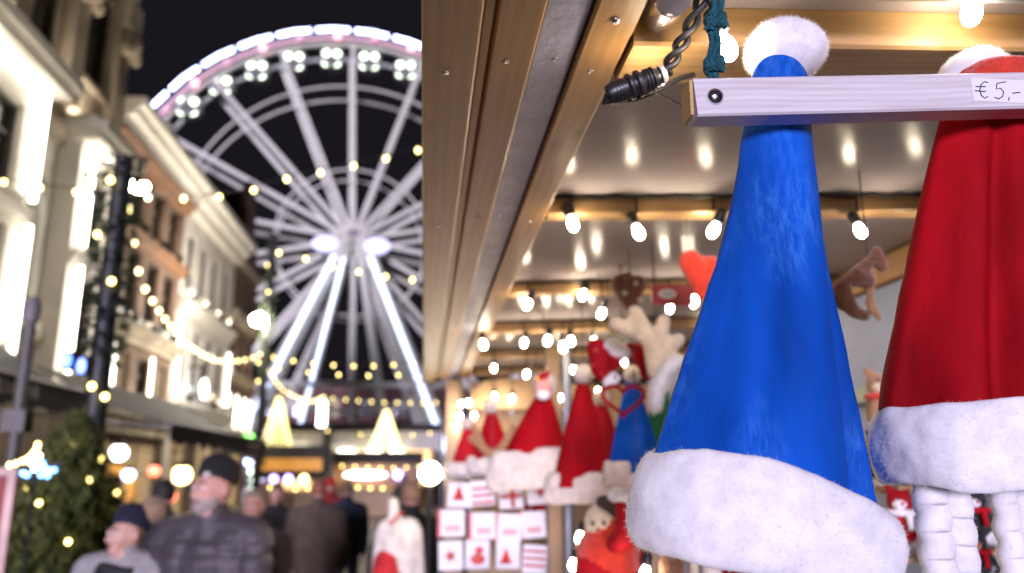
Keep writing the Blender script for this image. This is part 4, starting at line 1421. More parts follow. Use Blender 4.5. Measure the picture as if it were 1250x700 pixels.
bw(MB().tube([q, at(864, 33, .751), at(859, 36, .749)], [.0035, .003, .001], 6).tube([q, at(886, 30, .751), at(889, 27, .749)], [.0035, .003, .001], 6), 'frayed_end', M['teal'], root)

# wooden slat with screw, price tag
sl0, sl1 = at(846, 95, 0.72), at(1330, 86, 0.72)
hgt = 0.0415
root = thing('hat_hanger', 'pale wooden slat holding the blue and red hats', 'wooden slat', (sl0.x, 0.72, sl0.z))
mb = MB()
L_ = (sl1 - sl0).length
mb.prism([(0, y_, z_) for y_, z_ in ((.002, -hgt), (.028, -hgt), (.03, -hgt + .002), (.03, -.002), (.028, 0), (.002, 0), (0, -.002), (0, -hgt + .002))], (L_, 0, 0))
o = mb.build('slat_body', M['slat'], root, None, (0, 0, 0))
tl = math.atan2(sl1.z - sl0.z, sl1.x - sl0.x)
o.rotation_euler = (0, -tl, 0)
bw(MB().box((sl0.x - .0035, .722, sl0.z - hgt + .002), (sl0.x - .0002, .748, sl0.z - .002)), 'end_grain', wood('yellow end grain', (.45, .26, .07), (.7, .5, .2), .6, 1, 60, False), root)
q = at(873, 118, 0.719)
bw(MB().ball(q, (0.0088, 0.006, 0.0088), 16, 10), 'screw', M['chrome'], root, 180)
bw(MB().box((q.x - .005, q.y - .0066, q.z - .001), (q.x + .005, q.y - .0055, q.z + .001)), 'screw_slot', M['black'], root)
t0, t1 = at(1186, 94, 0.7175), at(1262, 126, 0.7175)
root = thing('price_tag', 'small white price tag with handwritten euro price on the slat', 'price tag', (t0.x, .7175, t1.z))
bw(MB().box((t0.x, .7193, t1.z), (t1.x, .7198, t0.z)), 'paper', M['card'], root)
ink = []


def stroke(pts, r_=0.0006):
    bw(MB().tube([at(px, py, .7191) for px, py in pts], r_, 5), 'pen_stroke', M['ink'], root)


stroke([(1206, 101), (1202, 100), (1198, 103), (1196, 110), (1198, 117), (1202, 120), (1206, 118)])
stroke([(1191, 106), (1203, 106)])
stroke([(1190, 111), (1203, 112)])
stroke([(1228, 100), (1217, 102)])
stroke([(1217, 102), (1216, 109), (1221, 108), (1225, 112), (1224, 118), (1219, 121), (1214, 119)])
stroke([(1232, 119), (1231, 123)])
stroke([(1236, 114), (1245, 113)])


# ------------------------------------------------------------------ hats
def loft(sections, n, fold=None):
    """sections: (centre, half width vector, half depth vector); fold(angle, t) scales the section."""
    mb = MB()
    k = len(sections)
    for i, (c, u, v) in enumerate(sections):
        t = i / (k - 1)
        for j in range(n):
            a = 2 * PI * j / n
            s = fold(a, t) if fold else (1, 0)
            p = c + u * (math.cos(a) * s[0]) + v * (math.sin(a) * s[0] + s[1])
            mb.v.append(tuple(p))
    for i in range(k - 1):
        for j in range(n):
            j2 = (j + 1) % n
            mb.f.append((i * n + j, i * n + j2, (i + 1) * n + j2, (i + 1) * n + j)); mb.m.append(0)
    mb.v.append(tuple(sections[0][0]))
    for j in range(n):
        mb.f.append(((j + 1) % n, j, k * n)); mb.m.append(0)
    return mb


def fuzz(mb, count, ln, w, seed, mi=1, droop=0.3):
    """Short plush fibres standing out of the surface."""
    r = np.random.default_rng(seed)
    tris = []
    for f in mb.f:
        if len(f) == 4:
            tris += [(f[0], f[1], f[2]), (f[0], f[2], f[3])]
        elif len(f) == 3:
            tris.append(f)
    V = np.array(mb.v)
    T = np.array(tris)
    A, B, C = V[T[:, 0]], V[T[:, 1]], V[T[:, 2]]
    N = np.cross(B - A, C - A)
    ar = np.linalg.norm(N, axis=1)
    ok = ar > 1e-12
    pr = ar / ar.sum()
    idx = r.choice(len(T), count, p=pr)
    u, v = r.random(count), r.random(count)
    k = u + v > 1
    u[k], v[k] = 1 - u[k], 1 - v[k]
    P = A[idx] + (B - A)[idx] * u[:, None] + (C - A)[idx] * v[:, None]
    n = N[idx] / np.maximum(ar[idx], 1e-12)[:, None]
    d = n + r.normal(0, 0.55, (count, 3)); d[:, 2] -= droop
    d /= np.linalg.norm(d, axis=1)[:, None]
    s = np.cross(d, r.normal(0, 1, (count, 3)))
    s /= np.maximum(np.linalg.norm(s, axis=1), 1e-9)[:, None]
    l = ln * r.uniform(0.5, 1.1, count)[:, None]
    o = len(mb.v)
    pts = np.stack([P - s * w - n * ln * .15, P + s * w - n * ln * .15, P + d * l], 1).reshape(-1, 3)
    mb.v.extend(map(tuple, pts))
    mb.f.extend([(o + 3 * i, o + 3 * i + 1, o + 3 * i + 2) for i in range(count)])
    mb.m.extend([mi] * count)
    return mb


def orient(mb):
    """Turn all faces outwards (so that fibres grow outwards)."""
    bm = bmesh.new()
    vs_ = [bm.verts.new(v) for v in mb.v]
    for f in mb.f:
        try:
            bm.faces.new([vs_[i] for i in f])
        except ValueError:
            pass
    bmesh.ops.recalc_face_normals(bm, faces=bm.faces)
    bm.verts.index_update()
    out = MB()
    out.v = [tuple(v.co) for v in bm.verts]
    out.f = [tuple(v.index for v in f.verts) for f in bm.faces]
    out.m = [0] * len(out.f)
    bm.free()
    return out


def clump(mb, amp, f):
    """Small clumps of pile."""
    from mathutils import noise
    V = np.array(mb.v)
    N_ = np.zeros_like(V)
    for fc in mb.f:
        p = V[list(fc[:3])]
        n = np.cross(p[1] - p[0], p[2] - p[0])
        for i in fc:
            N_[i] += n
    N_ /= np.maximum(np.linalg.norm(N_, axis=1), 1e-12)[:, None]
    d = np.array([noise.noise(Vector(v) * f) + .5 * noise.noise(Vector(v) * f * 2.3) for v in mb.v])
    mb.v = [tuple(v) for v in V + N_ * (d * amp)[:, None]]
    return mb


def lumpy_ball(c, r, amp, seed, seg=36, rings=24, sc=(1, 1, 1)):
    mb = MB().ball((0, 0, 0), 1.0, seg, rings)
    rr = np.random.default_rng(seed)
    D = rr.normal(size=(26, 3)); D /= np.linalg.norm(D, axis=1)[:, None]
    V = np.array(mb.v)
    s = np.zeros(len(V))
    for d in D:
        s += np.exp((V @ d - 1) * 14)
    s = (s - s.mean())
    V = V * (1 + amp * s)[:, None] * np.array(sc) * r + np.array(c)
    mb.v = [tuple(v) for v in V]
    return mb


def trim_ring(tops, bots, depth, yc, thick, n=72, seed=0, lump=0.004):
    """Plush band: front run of (top, bottom) points left to right; the rear run mirrors it at depth."""
    K = len(tops)
    r = np.random.default_rng(seed)
    ph = r.uniform(0, 6, 8)
    mb = MB()
    prof = [(0.0, -0.55), (0.12, 0.25), (0.28, 0.75), (0.5, 1.0), (0.72, 0.95), (0.88, 0.6), (0.97, 0.1), (1.0, -0.4), (0.8, -1.0), (0.2, -1.0)]
    for j in range(n):
        a = 2 * PI * j / n                      # 0 = right, pi/2 = rear, pi = left
        s = (1 - math.cos(a)) / 2               # 0 right, 1 left
        s = 1 - s                               # 1 right, 0 left
        f = s * (K - 1)
        i = min(K - 2, int(f)); f -= i
        tp, bt = tops[i].lerp(tops[i + 1], f), bots[i].lerp(bots[i + 1], f)
        y = yc + depth * math.sin(a)
        nrm = Vector((math.cos(a), math.sin(a) * 0.9, 0)).normalized()
        tp = Vector((tp.x, y, tp.z)); bt = Vector((bt.x, y, bt.z))
        if math.sin(a) > 0:
            tp.z += 0.006 * math.sin(a); bt.z += 0.004 * math.sin(a)
        for (h, o) in prof:
            p = tp.lerp(bt, h) + nrm * (thick * o)
            w = lump * (math.sin(a * 5 + h * 4 + ph[0]) + math.sin(a * 9 - h * 7 + ph[1]) * .7 + math.sin(a * 17 + h * 11 + ph[2]) * .4)
            p += nrm * w + Vector((0, 0, w * 0.5))
            mb.v.append(tuple(p))
    m = len(prof)
    for j in range(n):
        j2 = (j + 1) % n
        for i in range(m):
            i2 = (i + 1) % m
            mb.f.append((j * m + i, j2 * m + i, j2 * m + i2, j * m + i2)); mb.m.append(0)
    return mb


def subdiv(mb, lev=1):
    me = mb.mesh('t', [])
    o = bpy.data.objects.new('t', me)
    md = o.modifiers.new('s', 'SUBSURF'); md.levels = lev; md.render_levels = lev
    e = evaluated(o).to_mesh()
    out = MB()
    out.v = [tuple(v.co) for v in e.vertices]
    out.f = [tuple(p.vertices) for p in e.polygons]
    out.m = [0] * len(out.f)
    bpy.data.objects.remove(o); bpy.data.meshes.remove(me)
    return out


# ---- the blue hat
HY = 0.785
edges = [(97, 917, 987), (110, 914, 988), (150, 909, 988), (200, 902, 992), (250, 893, 998), (300, 882, 1001), (350, 867, 1005), (400, 852, 1009), (450, 837, 1014), (500, 823, 1019), (550, 810, 1023), (590, 801, 1027), (640, 795, 1030)]
root = thing('santa_hat', 'big bright blue velvet santa hat with white plush trim', 'hat', at(935, 690, HY))
secs = []
for k, (py, l, r_) in enumerate(edges):
    a, c = at(l, py, HY), at(r_, py, HY)
    t = k / (len(edges) - 1)
    # the brim hangs lower towards the right
    slant = max(0, t - 0.45) * 0.055
    secs.append(((a + c) / 2, (c - a) / 2 + Vector((0, 0, -slant)), Vector((0, 0.010 + 0.060 * t ** 0.9, 0))))


def bfold(a, t):
    # soft vertical folds, the rear layer of the cone shows beside it
    w = t * (0.16 * math.sin(2 * a + 0.6) + 0.10 * math.sin(5 * a + 1.0 + 1.5 * t) + .05 * math.sin(9 * a + 3 * t))
    fm = math.exp(-((a - 4.25) / 0.30) ** 2) * min(1, max(0, (t - 0.2) * 2))
    return (1.0, (0.0 if math.sin(a) > 0 else (w - 0.22 * fm) * (1 - .6 * max(0, t - .85) / .15)))


mb = loft(secs, 200, bfold)
mb = subdiv(orient(mb), 1)
mb = clump(mb, .0012, 40)
bw(mb, 'hat_body', M['blue'], root, 180)
secs = []
for k, (py, r_) in enumerate(((240, 996), (270, 1001), (300, 1006), (350, 1016), (400, 1028), (450, 1038), (500, 1049), (550, 1059), (590, 1067), (640, 1074))):
    yb = HY + 0.012 + 0.004 * k
    a, c = at(r_ - 26 - 7 * k, py, yb), at(r_, py, yb)
    secs.append(((a + c) / 2, (c - a) / 2 + Vector((0, 0, -.0012 * k)), Vector((0, 0.007 + .0008 * k, 0))))
mb = subdiv(orient(loft(secs, 48, lambda a, t: (1.0, .25 * t * math.sin(3 * a + 1)))), 1)
bw(clump(mb, .001, 40), 'rear_fold', M['blue'], root, 180)
tops = [at(px, py, HY) for px, py in ((788, 548), (830, 541), (890, 553), (950, 575), (1002, 598), (1044, 615), (1066, 624))]
bots = [at(px, py, HY) for px, py in ((778, 672), (830, 686), (890, 692), (950, 700), (998, 709), (1038, 714), (1060, 706))]
mb = trim_ring(tops, bots, 0.088, HY - 0.004, 0.012, 96, 1, 0.0014)
mb = subdiv(orient(mb), 2)
mb = fuzz(clump(mb, .0011, 40), 8000, 0.0046, 0.00022, 12)
bw(mb, 'trim', [M['fur'], M['fibre']], root, 180)
pc = at(958, 63, HY + .02)
mb = lumpy_ball(pc, 0.046, 0.035, 4, 48, 32, (1.0, .9, .84))
mb = fuzz(clump(subdiv(orient(mb), 1), .0008, 50), 4500, 0.005, 0.00022, 13)
bw(mb, 'pompom', [M['fur'], M['fibre']], root, 180)
# the folded tip in front of the pompom, going down behind the slat
tip = [(at(950, 70, HY - .018), .010), (at(950, 74, HY - .02), .020), (at(951, 84, HY - .012), .028), (at(952, 100, HY - .004), .034), (at(951, 118, HY), .036)]
mb = loft([(c, Vector((r_, 0, 0)), Vector((0, r_ * .62, 0))) for c, r_ in tip], 40)
bw(subdiv(orient(mb), 1), 'hat_tip', M['blue'], root, 180)

# ---- the red hat with braids
RY = 0.797
edges = [(80, 1178, 1275), (95, 1165, 1290), (140, 1150, 1300), (190, 1138, 1312), (240, 1126, 1324), (300, 1114, 1338), (360, 1102, 1352), (420, 1090, 1366), (470, 1079, 1378), (520, 1076, 1388)]
root = thing('santa_hat', 'large dark red velvet santa hat with white braids at the edge of the photo', 'hat', at(1225, 600, RY))
secs = []
for k, (py, l, r_) in enumerate(edges):
    a, c = at(l, py, RY), at(r_, py, RY)
    t = k / (len(edges) - 1)
    secs.append(((a + c) / 2, (c - a) / 2, Vector((0, 0.022 + 0.05 * t, 0))))


def rfold(a, t):
    if math.sin(a) > 0:
        return (1, 0)
    w = t * (0.12 * math.sin(4 * a + 0.2) + 0.06 * math.sin(9 * a))
    fr = math.exp(-((a - 4.35) / 0.11) ** 2) * min(1, t * 2.5)
    return (1 + .01 * math.sin(30 * t + a), w + .38 * fr)


mb = subdiv(orient(loft(secs, 96, rfold)), 1)
bw(clump(mb, .0012, 40), 'hat_body', M['red'], root, 180)
tops = [at(px, py, RY) for px, py in ((1077, 494), (1120, 492), (1180, 487), (1250, 482), (1320, 484), (1384, 488))]
bots = [at(px, py, RY) for px, py in ((1088, 592), (1120, 602), (1180, 600), (1250, 598), (1320, 600), (1376, 592))]
mb = subdiv(orient(trim_ring(tops, bots, 0.082, RY - .006, 0.009, 96, 5, 0.0014)), 2)
bw(fuzz(clump(mb, .0011, 40), 7000, .0046, .00022, 22), 'trim', [M['fur'], M['fibre']], root, 180)
mb = lumpy_ball(at(1196, 108, RY + .03), 0.048, 0.04, 9, 40, 28, (1.15, .9, .95))
bw(fuzz(clump(subdiv(orient(mb), 1), .0008, 50), 4000, .005, .00022, 23), 'pompom', [M['fur'], M['fibre']], root, 180)
tip = [(at(1232, 74, RY - .012), .020), (at(1232, 78, RY - .012), .044), (at(1232, 90, RY - .008), .056), (at(1232, 110, RY - .004), .064)]
bw(subdiv(orient(loft([(c, Vector((r_, 0, 0)), Vector((0, r_ * .5, 0))) for c, r_ in tip], 40)), 1), 'hat_tip', M['orange'], root, 180)
for bi, (px, wpx) in enumerate(((1146, 66), (1232, 52), (1322, 60))):
    x0 = at(px, 650, RY)
    hw = wpx / 2 / 1220
    mbr = MB()
    zt_, zb_ = at(px, 592, RY).z, at(px, 770, RY).z
    for s_ in (-1, 1):
        n_ = 60
        path, rs = [], []
        for i_ in range(n_ + 1):
            zz = zt_ + (zb_ - zt_) * i_ / n_
            ph = zz / 0.026 * 2 * PI + (PI if s_ > 0 else 0)
            path.append((x0.x + s_ * hw * (.46 + .012 * math.sin(ph)), RY - .012 + .0018 * math.cos(ph), zz))
            rs.append(hw * (.60 + .018 * math.sin(ph + .6)))
        mbr.tube(path, rs, 16)
    mbr = clump(orient(mbr), .0010, 60)
    V = fuzz(mbr, 1500, .004, .00022, 30 + bi)
    bw(V, 'braid', [M['fur'], M['fibre']], root, 180)


# ---- hats hanging deeper in the stall
def hat(label, px, py_top, py_bot, wpx, Y, m, lean=0.0, group='hats hanging in rows inside the stall', pom=True, seed=1, trim_m='fur_cream', tw=0.3, droop=0.0, ppm=True):
    top, bot = at(px + lean, py_top, Y), at(px, py_bot, Y)
    hw = (at(px + wpx / 2, py_bot, Y) - at(px - wpx / 2, py_bot, Y)).length / 2
    root = thing('santa_hat', label, 'hat', bot, group)
    H = top.z - bot.z
    th = H * tw
    secs = []
    for k in range(9):
        t = k / 8
        c = top.lerp(Vector((bot.x, bot.y, bot.z + th * .5)), t)
        w = 0.014 + (hw * .93 - 0.014) * t ** 0.85
        secs.append((c, Vector((w, 0, -droop * t)), Vector((0, 0.012 + hw * .38 * t, 0))))
    ph = seed * 1.7
    mbh = loft(secs, 40, lambda a, t: (1 + .07 * t * math.sin(4 * a + ph), .14 * t * math.sin(3 * a + ph)))
    bw(subdiv(orient(mbh), 1), 'hat_body', m, root, 180)
    xs_ = np.linspace(-1, 1, 5)
    tops = [Vector((bot.x + hw * q, Y, bot.z + th - droop * q)) for q in xs_]
    bots = [Vector((bot.x + hw * q * 1.02, Y, bot.z - droop * q)) for q in xs_]
    mbt = subdiv(orient(trim_ring(tops, bots, hw * .42, Y, hw * .11, 48, seed, hw * .03)), 1)
    bw(fuzz(mbt, 3500, hw * .06, .0005, seed + 50), 'trim', [M[trim_m], M['fibre']], root, 180)
    if pom:
        pr = hw * .30
        mbp = lumpy_ball(top + Vector((0, -.01, pr * .4)), pr, .05, seed, 20, 14)
        bw(fuzz(orient(mbp), 1200, .006, .0005, seed + 70), 'pompom', [M[trim_m], M['fibre']], root, 180)
    rz_ = roof_z(top.x) - 0.002
    bw(MB().tube([top + Vector((0, 0.0, -.01)), Vector((top.x, Y, rz_))], 0.0016, 5), 'hanging_cord', M['cable'], root)
    return root


hat('wide red hat with cream trim in the middle of the row', 650, 476, 598, 100, 2.85, M['red'], 14, seed=2, droop=-.012, tw=.42)
hat('tall narrow red hat hanging lowest in front of the row', 710, 462, 616, 82, 2.6, M['red'], 2, seed=3, tw=.26)
hat('red hat half hidden between the narrow red and the small blue hat', 738, 490, 588, 66, 3.0, M['red2'], -4, seed=4, tw=.25)
hat('smaller blue hat with cream trim beside the big blue one', 777, 462, 594, 72, 2.45, M['blue'], -6, seed=5, tw=.24)
hat('green hat peeking out behind the big blue hat', 806, 468, 590, 60, 2.75, M['green'], 2, seed=6, tw=.24)
hat('small dark red hat near the end wall', 602, 500, 580, 58, 3.9, M['red'], -2, seed=7, tw=.3)
hat('small bright red hat at the far end next to the post', 571, 520, 584, 46, 4.2, M['red2'], 0, seed=8, tw=.32)
hat('dark red hat low down behind the gift packets', 656, 580, 640, 40, 3.75, M['red'], 0, seed=9, tw=.3)
hat('red hat behind the lower trim of the big blue hat', 915, 640, 730, 90, 1.9, M['red'], 0, seed=10, tw=.3)


# ---- plush headbands, hearts and signs under the roof
def plush(name, label, cat, prims, mats, voxel, base, extra=None, smooth=5, group=None):
    root = thing(name, label, cat, base, group)
    me = blend_mesh(name, prims, mats, voxel, smooth)
    o = obj_from('body', me, root, -wloc(root))
    return root


def cap(a, b_, y, r0, r1, m=0, y2=None):
    return (tuple(at(*a, y)), tuple(at(*b_, y2 if y2 else y)), r0, r1, m)


Y = 1.75
root = plush('plush_heart', 'orange red plush heart hanging left of the big blue hat', 'plush heart',
             [cap((843, 320), (856, 362), Y, .030, .010), cap((866, 326), (857, 364), Y, .028, .010), cap((848, 325), (858, 345), Y, .03, .024)], [M['orange']], .006, at(853, 370, Y))
q = at(839, 298, Y)
bw(MB().box((q.x - .014, Y - .006, q.z - .02), (q.x + .014, Y + .006, q.z + .018)), 'clip', paint('white clip', (.85, .83, .8), .4), root)
bw(MB().tube([q + Vector((0, 0, .018)), Vector((q.x, Y, roof_z(q.x)))], .0015, 5), 'cord', M['cable'], root)

Y = 1.95
root = plush('antler_headband', 'cream felt antler headband with rounded lobes below the roof beam', 'headband',
             [cap((752, 396), (790, 412), Y, .021, .02), cap((775, 382), (800, 425), Y, .021, .021), cap((810, 392), (805, 425), Y, .019, .019), cap((828, 415), (806, 432), Y, .019, .019), cap((795, 415), (800, 455), Y, .024, .022), cap((832, 440), (805, 450), Y, .017, .018)], [M['cream']], .007, at(800, 470, Y))
mb = MB().tube([at(px, py, Y - .03) for px, py in ((832, 436), (818, 446), (806, 462), (800, 485), (800, 505))], [.016, .02, .019, .018, .012], 14)
bw(fuzz(subdiv(orient(mb), 1), 2500, .012, .0006, 91), 'fluffy_band', [M['fur'], M['fibre']], root, 180)
bw(MB().tube([at(800, 400, Y), Vector((at(800, 400, Y).x, Y, roof_z(.6)))], .0015, 5), 'cord', M['cable'], root)

Y = 2.25
root = plush('brown_plush', 'dark brown spotted plush under the third roof beam', 'plush toy',
             [cap((757, 348), (768, 374), Y, .032, .018), cap((778, 348), (770, 374), Y, .030, .018), cap((765, 340), (770, 345), Y, .02, .02)], [M['brown']], .007, at(768, 385, Y))
for (px, py) in ((763, 358), (781, 366), (776, 346)):
    bw(MB().ball(at(px, py, Y - .034), (.008, .006, .008), 10, 8), 'spot', M['cream'], root, 180)
bw(MB().tube([at(768, 342, Y), Vector((at(768, 342, Y).x, Y, roof_z(.6)))], .0015, 5), 'cord', M['cable'], root)

Y = 2.1
root = thing('shop_sign', 'small red sign with a white oval sticker under the third roof beam', 'sign', at(821, 372, Y))
a, c = at(796, 347, Y), at(846, 373, Y)
bw(MB().box((a.x, Y, c.z), (c.x, Y + .006, a.z)), 'plate', paint('red sign', (.5, .06, .06), .5), root)
q = at(815, 359, Y - .003)
bw(MB().ball(q, (.026, .002, .014), 14, 8), 'sticker', M['card'], root, 180)
for k, dx in enumerate((-.012, -.002, .008)):
    bw(MB().tube([q + Vector((dx, -.0025, .005)), q + Vector((dx + .003, -.0025, -.005)), q + Vector((dx + .005, -.0025, .003))], .001, 5), 'print', M['ink'], root)
for dx in (.01, -.01):
    e = a if dx > 0 else Vector((c.x, Y, a.z))
    bw(MB().tube([e + Vector((dx, .003, 0)), Vector((e.x + dx, Y + .003, roof_z(e.x)))], .001, 5), 'cord', M['cable'], root)

Y = 2.2
root = plush('glitter_headband', 'red glitter headband with white patch and orange specks', 'headband',
             [cap((728, 425), (735, 450), Y, .03, .034, 0), cap((748, 420), (760, 432), Y - .02, .022, .02, 1), cap((785, 432), (792, 455), Y, .028, .026, 0), cap((735, 455), (750, 440), Y, .026, .022, 0), cap((752, 462), (742, 470), Y - .02, .016, .014, 1), cap((770, 428), (785, 440), Y, .024, .024, 0)],
             [M['red2'], M['fur']], .008, at(760, 470, Y))
R = random.Random(8)
for k in range(12):
    bw(MB().ball(at(R.uniform(718, 800), R.uniform(415, 465), Y - .045), R.uniform(.003, .007), 8, 6), 'speck', M['orange'], root, 180)
pts = []
for t in np.linspace(0, 2 * PI, 41):
    hx = 16 * math.sin(t) ** 3 / 17
    hz = (13 * math.cos(t) - 5 * math.cos(2 * t) - 2 * math.cos(3 * t) - math.cos(4 * t)) / 17
    pts.append(at(761 + hx * 27, 487 - hz * 22, Y - .06))
bw(MB().tube(pts, .0055, 8), 'heart_hoop', M['red2'], root, 60)
bw(MB().tube([at(760, 425, Y), Vector((at(760, 425, Y).x, Y, roof_z(.6)))], .0015, 5), 'cord', M['cable'], root)

Y = 1.45
root = plush('reindeer_antlers', 'brown felt reindeer antlers hanging between the blue and red hats', 'headband',
             [cap((1022, 352), (1070, 312), Y, .012, .012, 0), cap((1070, 308), (1077, 326), Y, .013, .012, 0), cap((1045, 338), (1060, 345), Y, .02, .014, 0), cap((1028, 350), (1040, 378), Y, .015, .013, 0), cap((1040, 380), (1056, 386), Y, .013, .011, 0), cap((1064, 335), (1062, 370), Y, .009, .008, 1), cap((1062, 370), (1074, 390), Y, .010, .006, 1), cap((1018, 365), (1030, 372), Y, .014, .014, 0)],
             [M['brown'], M['tan']], .005, at(1045, 395, Y))
bw(MB().tube([at(1060, 322, Y), Vector((at(1060, 322, Y).x, Y, roof_z(1.0)))], .0015, 5), 'cord', M['cable'], root)

Y = 3.6
root = plush('antler_headband', 'tan felt antler headband in front of the far red hats', 'headband',
             [cap((578, 520), (590, 548), Y, .016, .018), cap((574, 535), (590, 548), Y, .014, .016), cap((628, 520), (612, 548), Y, .016, .018), cap((634, 538), (612, 548), Y, .014, .016), cap((590, 548), (600, 556), Y, .02, .02), cap((612, 548), (602, 556), Y, .02, .02)], [M['tan']], .009, at(600, 560, Y))
bw(MB().tube([at(601, 553, Y), Vector((at(601, 553, Y).x, Y, roof_z(.3)))], .0015, 5), 'cord', M['cable'], root)

# pink santa face bopper in front of the wide red hat
Y = 2.75
root = plush('santa_bopper', 'pink santa face ornament at the tip of the wide red hat', 'ornament',
             [('e', tuple(at(663, 474, Y)), (.032, .022, .03), 0), ('e', tuple(at(663, 483, Y - .012)), (.026, .02, .018), 1), cap((658, 462), (668, 456), Y, .016, .012, 2), ('e', tuple(at(655, 462, Y - .01)), (.009, .009, .009), 3)],
             [paint('pink felt', (.75, .35, .28), .8), M['fur'], M['red2'], paint('gold', (.9, .5, .05), .4)], .006, at(663, 490, Y))
bw(MB().tube([at(664, 458, Y), Vector((at(664, 458, Y).x, Y, roof_z(.4)))], .0015, 5), 'cord', M['cable'], root)

# wood sign with rounded top on the end wall
Y = 4.55
pts = [at(px, py, Y) for px, py in ((574, 500), (576, 478), (590, 466), (612, 462), (660, 463), (690, 466), (720, 474), (722, 500))]
root = thing('wooden_sign', 'rounded beige wooden board on the far end wall', 'board', pts[0])
bw(MB().prism(pts, (0, .03, 0)), 'plate', M['plank'], root)

# ---- rack of gift packets at the front of the counter
Y = 3.45
root = thing('wire_rack', 'wire rack carrying rows of white gift packets', 'rack', (at(610, 600, Y + .06).x, Y + .06, .94))
a, c = at(538, 585, Y + .06), at(684, 585, Y + .06)
for i in range(9):
    xx = a.x + (c.x - a.x) * i / 8
    bw(MB().tube([(xx, Y + .06, .95), (xx, Y + .06, a.z + .02)], .003, 6), 'upright_wire', M['metalgrey'], root)
for zz in (a.z + .015, a.z - .15, a.z - .3, a.z - .45, .96):
    bw(MB().tube([(a.x, Y + .056, zz), (c.x, Y + .056, zz)], .003, 6), 'cross_wire', M['metalgrey'], root)
cols_ = ['first', 'second', 'third', 'last']
for ri, (y0, y1) in enumerate(((589, 619), (624, 656), (662, 697))):
    for ci in range(4):
        px0 = (544, 577, 609, 644)[ci] - ri * 3
        jx, jy = R.uniform(-3, 3), R.uniform(-3, 3)
        q0, q1 = at(px0 + jx, y0 + jy, Y), at(px0 + 29 + jx, y1 + jy, Y)
        rn = ('top', 'middle', 'bottom')[ri]
        b = thing('gift_packet', 'white gift packet with red print, %s in the %s row of the rack' % (cols_[ci], rn), 'gift packet', (q0.x, Y, q1.z), 'gift packets on the wire rack')
        body = bw(MB().box((q0.x, Y, q1.z), (q1.x, Y + .03, q0.z)), 'packet', M['card'], b)
        if ri == 1:
            bw(MB().box((q0.x - .012, Y + .004, q1.z - .004), (q0.x - .001, Y + .024, q0.z + .002)), 'side_fold', M['redprint'], b)
            bw(MB().box((q0.x + .02, Y - .002, q1.z + .02), (q1.x - .02, Y - .0005, q1.z + .045)), 'print', paint('pale pink print', (.8, .45, .42), .6), b)
        else:
            w_ = q1.x - q0.x
            kk = (ci * 2 + ri * 3) % 5
            cx_, cz_ = q0.x + w_ * R.uniform(.4, .6), (q0.z + q1.z) / 2 + R.uniform(-.01, .01)
            mbp = MB()
            if kk == 0:
                mbp.prism([(cx_ - .025, Y - .002, cz_ - .03), (cx_ + .025, Y - .002, cz_ - .03), (cx_, Y - .002, cz_ + .035)], (0, .0015, 0))
            elif kk == 1:
                mbp.prism([(cx_ + math.cos(t) * (.03 if i % 2 else .012), Y - .002, cz_ + math.sin(t) * (.03 if i % 2 else .012)) for i, t in enumerate(np.linspace(0, 2 * PI, 10, endpoint=False))], (0, .0015, 0))
            elif kk == 2:
                for j in range(3):
                    mbp.box((q0.x + .005, Y - .002, cz_ - .035 + j * .028), (q1.x - .005, Y - .0005, cz_ - .025 + j * .028))
            elif kk == 3:
                mbp.ball((cx_, Y - .001, cz_ - .015), (.03, .002, .022), 10, 6).ball((cx_ + .006, Y - .001, cz_ + .02), (.018, .002, .015), 10, 6)
            else:
                mbp.box((cx_ - .008, Y - .002, q1.z + .004), (cx_ + .008, Y - .0005, q0.z - .004)).box((q0.x + .004, Y - .003, cz_ - .008), (q1.x - .004, Y - .0021, cz_ + .008))
            bw(mbp, 'print', M['redprint'] if (ci + ri) % 2 else M['orange'], b, 180)
        bw(MB().tube([((q0.x + q1.x) / 2, Y + .015, q0.z), ((q0.x + q1.x) / 2, Y + .054, q0.z + .014)], .002, 5), 'hook', M['metalgrey'], b)
        b.rotation_euler = (R.uniform(-.04, .04), R.uniform(-.09, .09), R.uniform(-.1, .1))

# ---- display shelf with toys under the blue hat
b = thing('display_shelf', 'stepped wooden shelf behind the blue hat trim', 'shelf', (0.8, 2.2, .94))
for (y0, y1, z) in ((1.75, 2.05, 1.36), (2.06, 2.45, 1.42)):
    bw(MB().box((.34, y0, z - .02), (1.24, y1, z)), 'board', M['plank'], b)
    for xx in (.36, 1.2):
        bw(MB().box((xx, y0 + .02, .941), (xx + .03, y1 - .02, z - .021)), 'side', M['plank'], b)
Y = 2.2
root = plush('plush_doll', 'plush doll in orange shawl and red dress under the blue hats', 'plush doll',
             [('e', tuple(at(733, 638, Y)), (.045, .045, .05), 1), cap((745, 650), (735, 672), Y, .05, .07, 0), cap((755, 668), (750, 690), Y, .06, .075, 0), cap((728, 690), (735, 720), Y, .06, .08, 2), cap((760, 690), (758, 720), Y + .02, .07, .08, 2), cap((722, 662), (712, 690), Y - .01, .028, .022, 0), cap((772, 665), (778, 692), Y, .028, .022, 2), ('e', (at(745, 690, Y).x, Y, 1.5), (.11, .09, .078), 2)],
             [M['orange'], M['cream'], M['red2'], M['brown']], .009, (at(745, 690, Y).x, Y, 1.42))
mb = MB().tube([at(px, py, Y - .035) for px, py in ((727, 612), (738, 612), (750, 620), (763, 634), (772, 648))], [.012, .022, .020, .016, .01], 12)
bw(subdiv(orient(mb), 1), 'hair', paint('dark brown hair', (.05, .03, .022), .8), root, 180)
for dx in (-.016, .014):
    bw(MB().ball(at(731, 639, Y - .047) + Vector((dx, 0, 0)), (.005, .004, .006), 8, 6), 'eye', M['black'], root, 180)
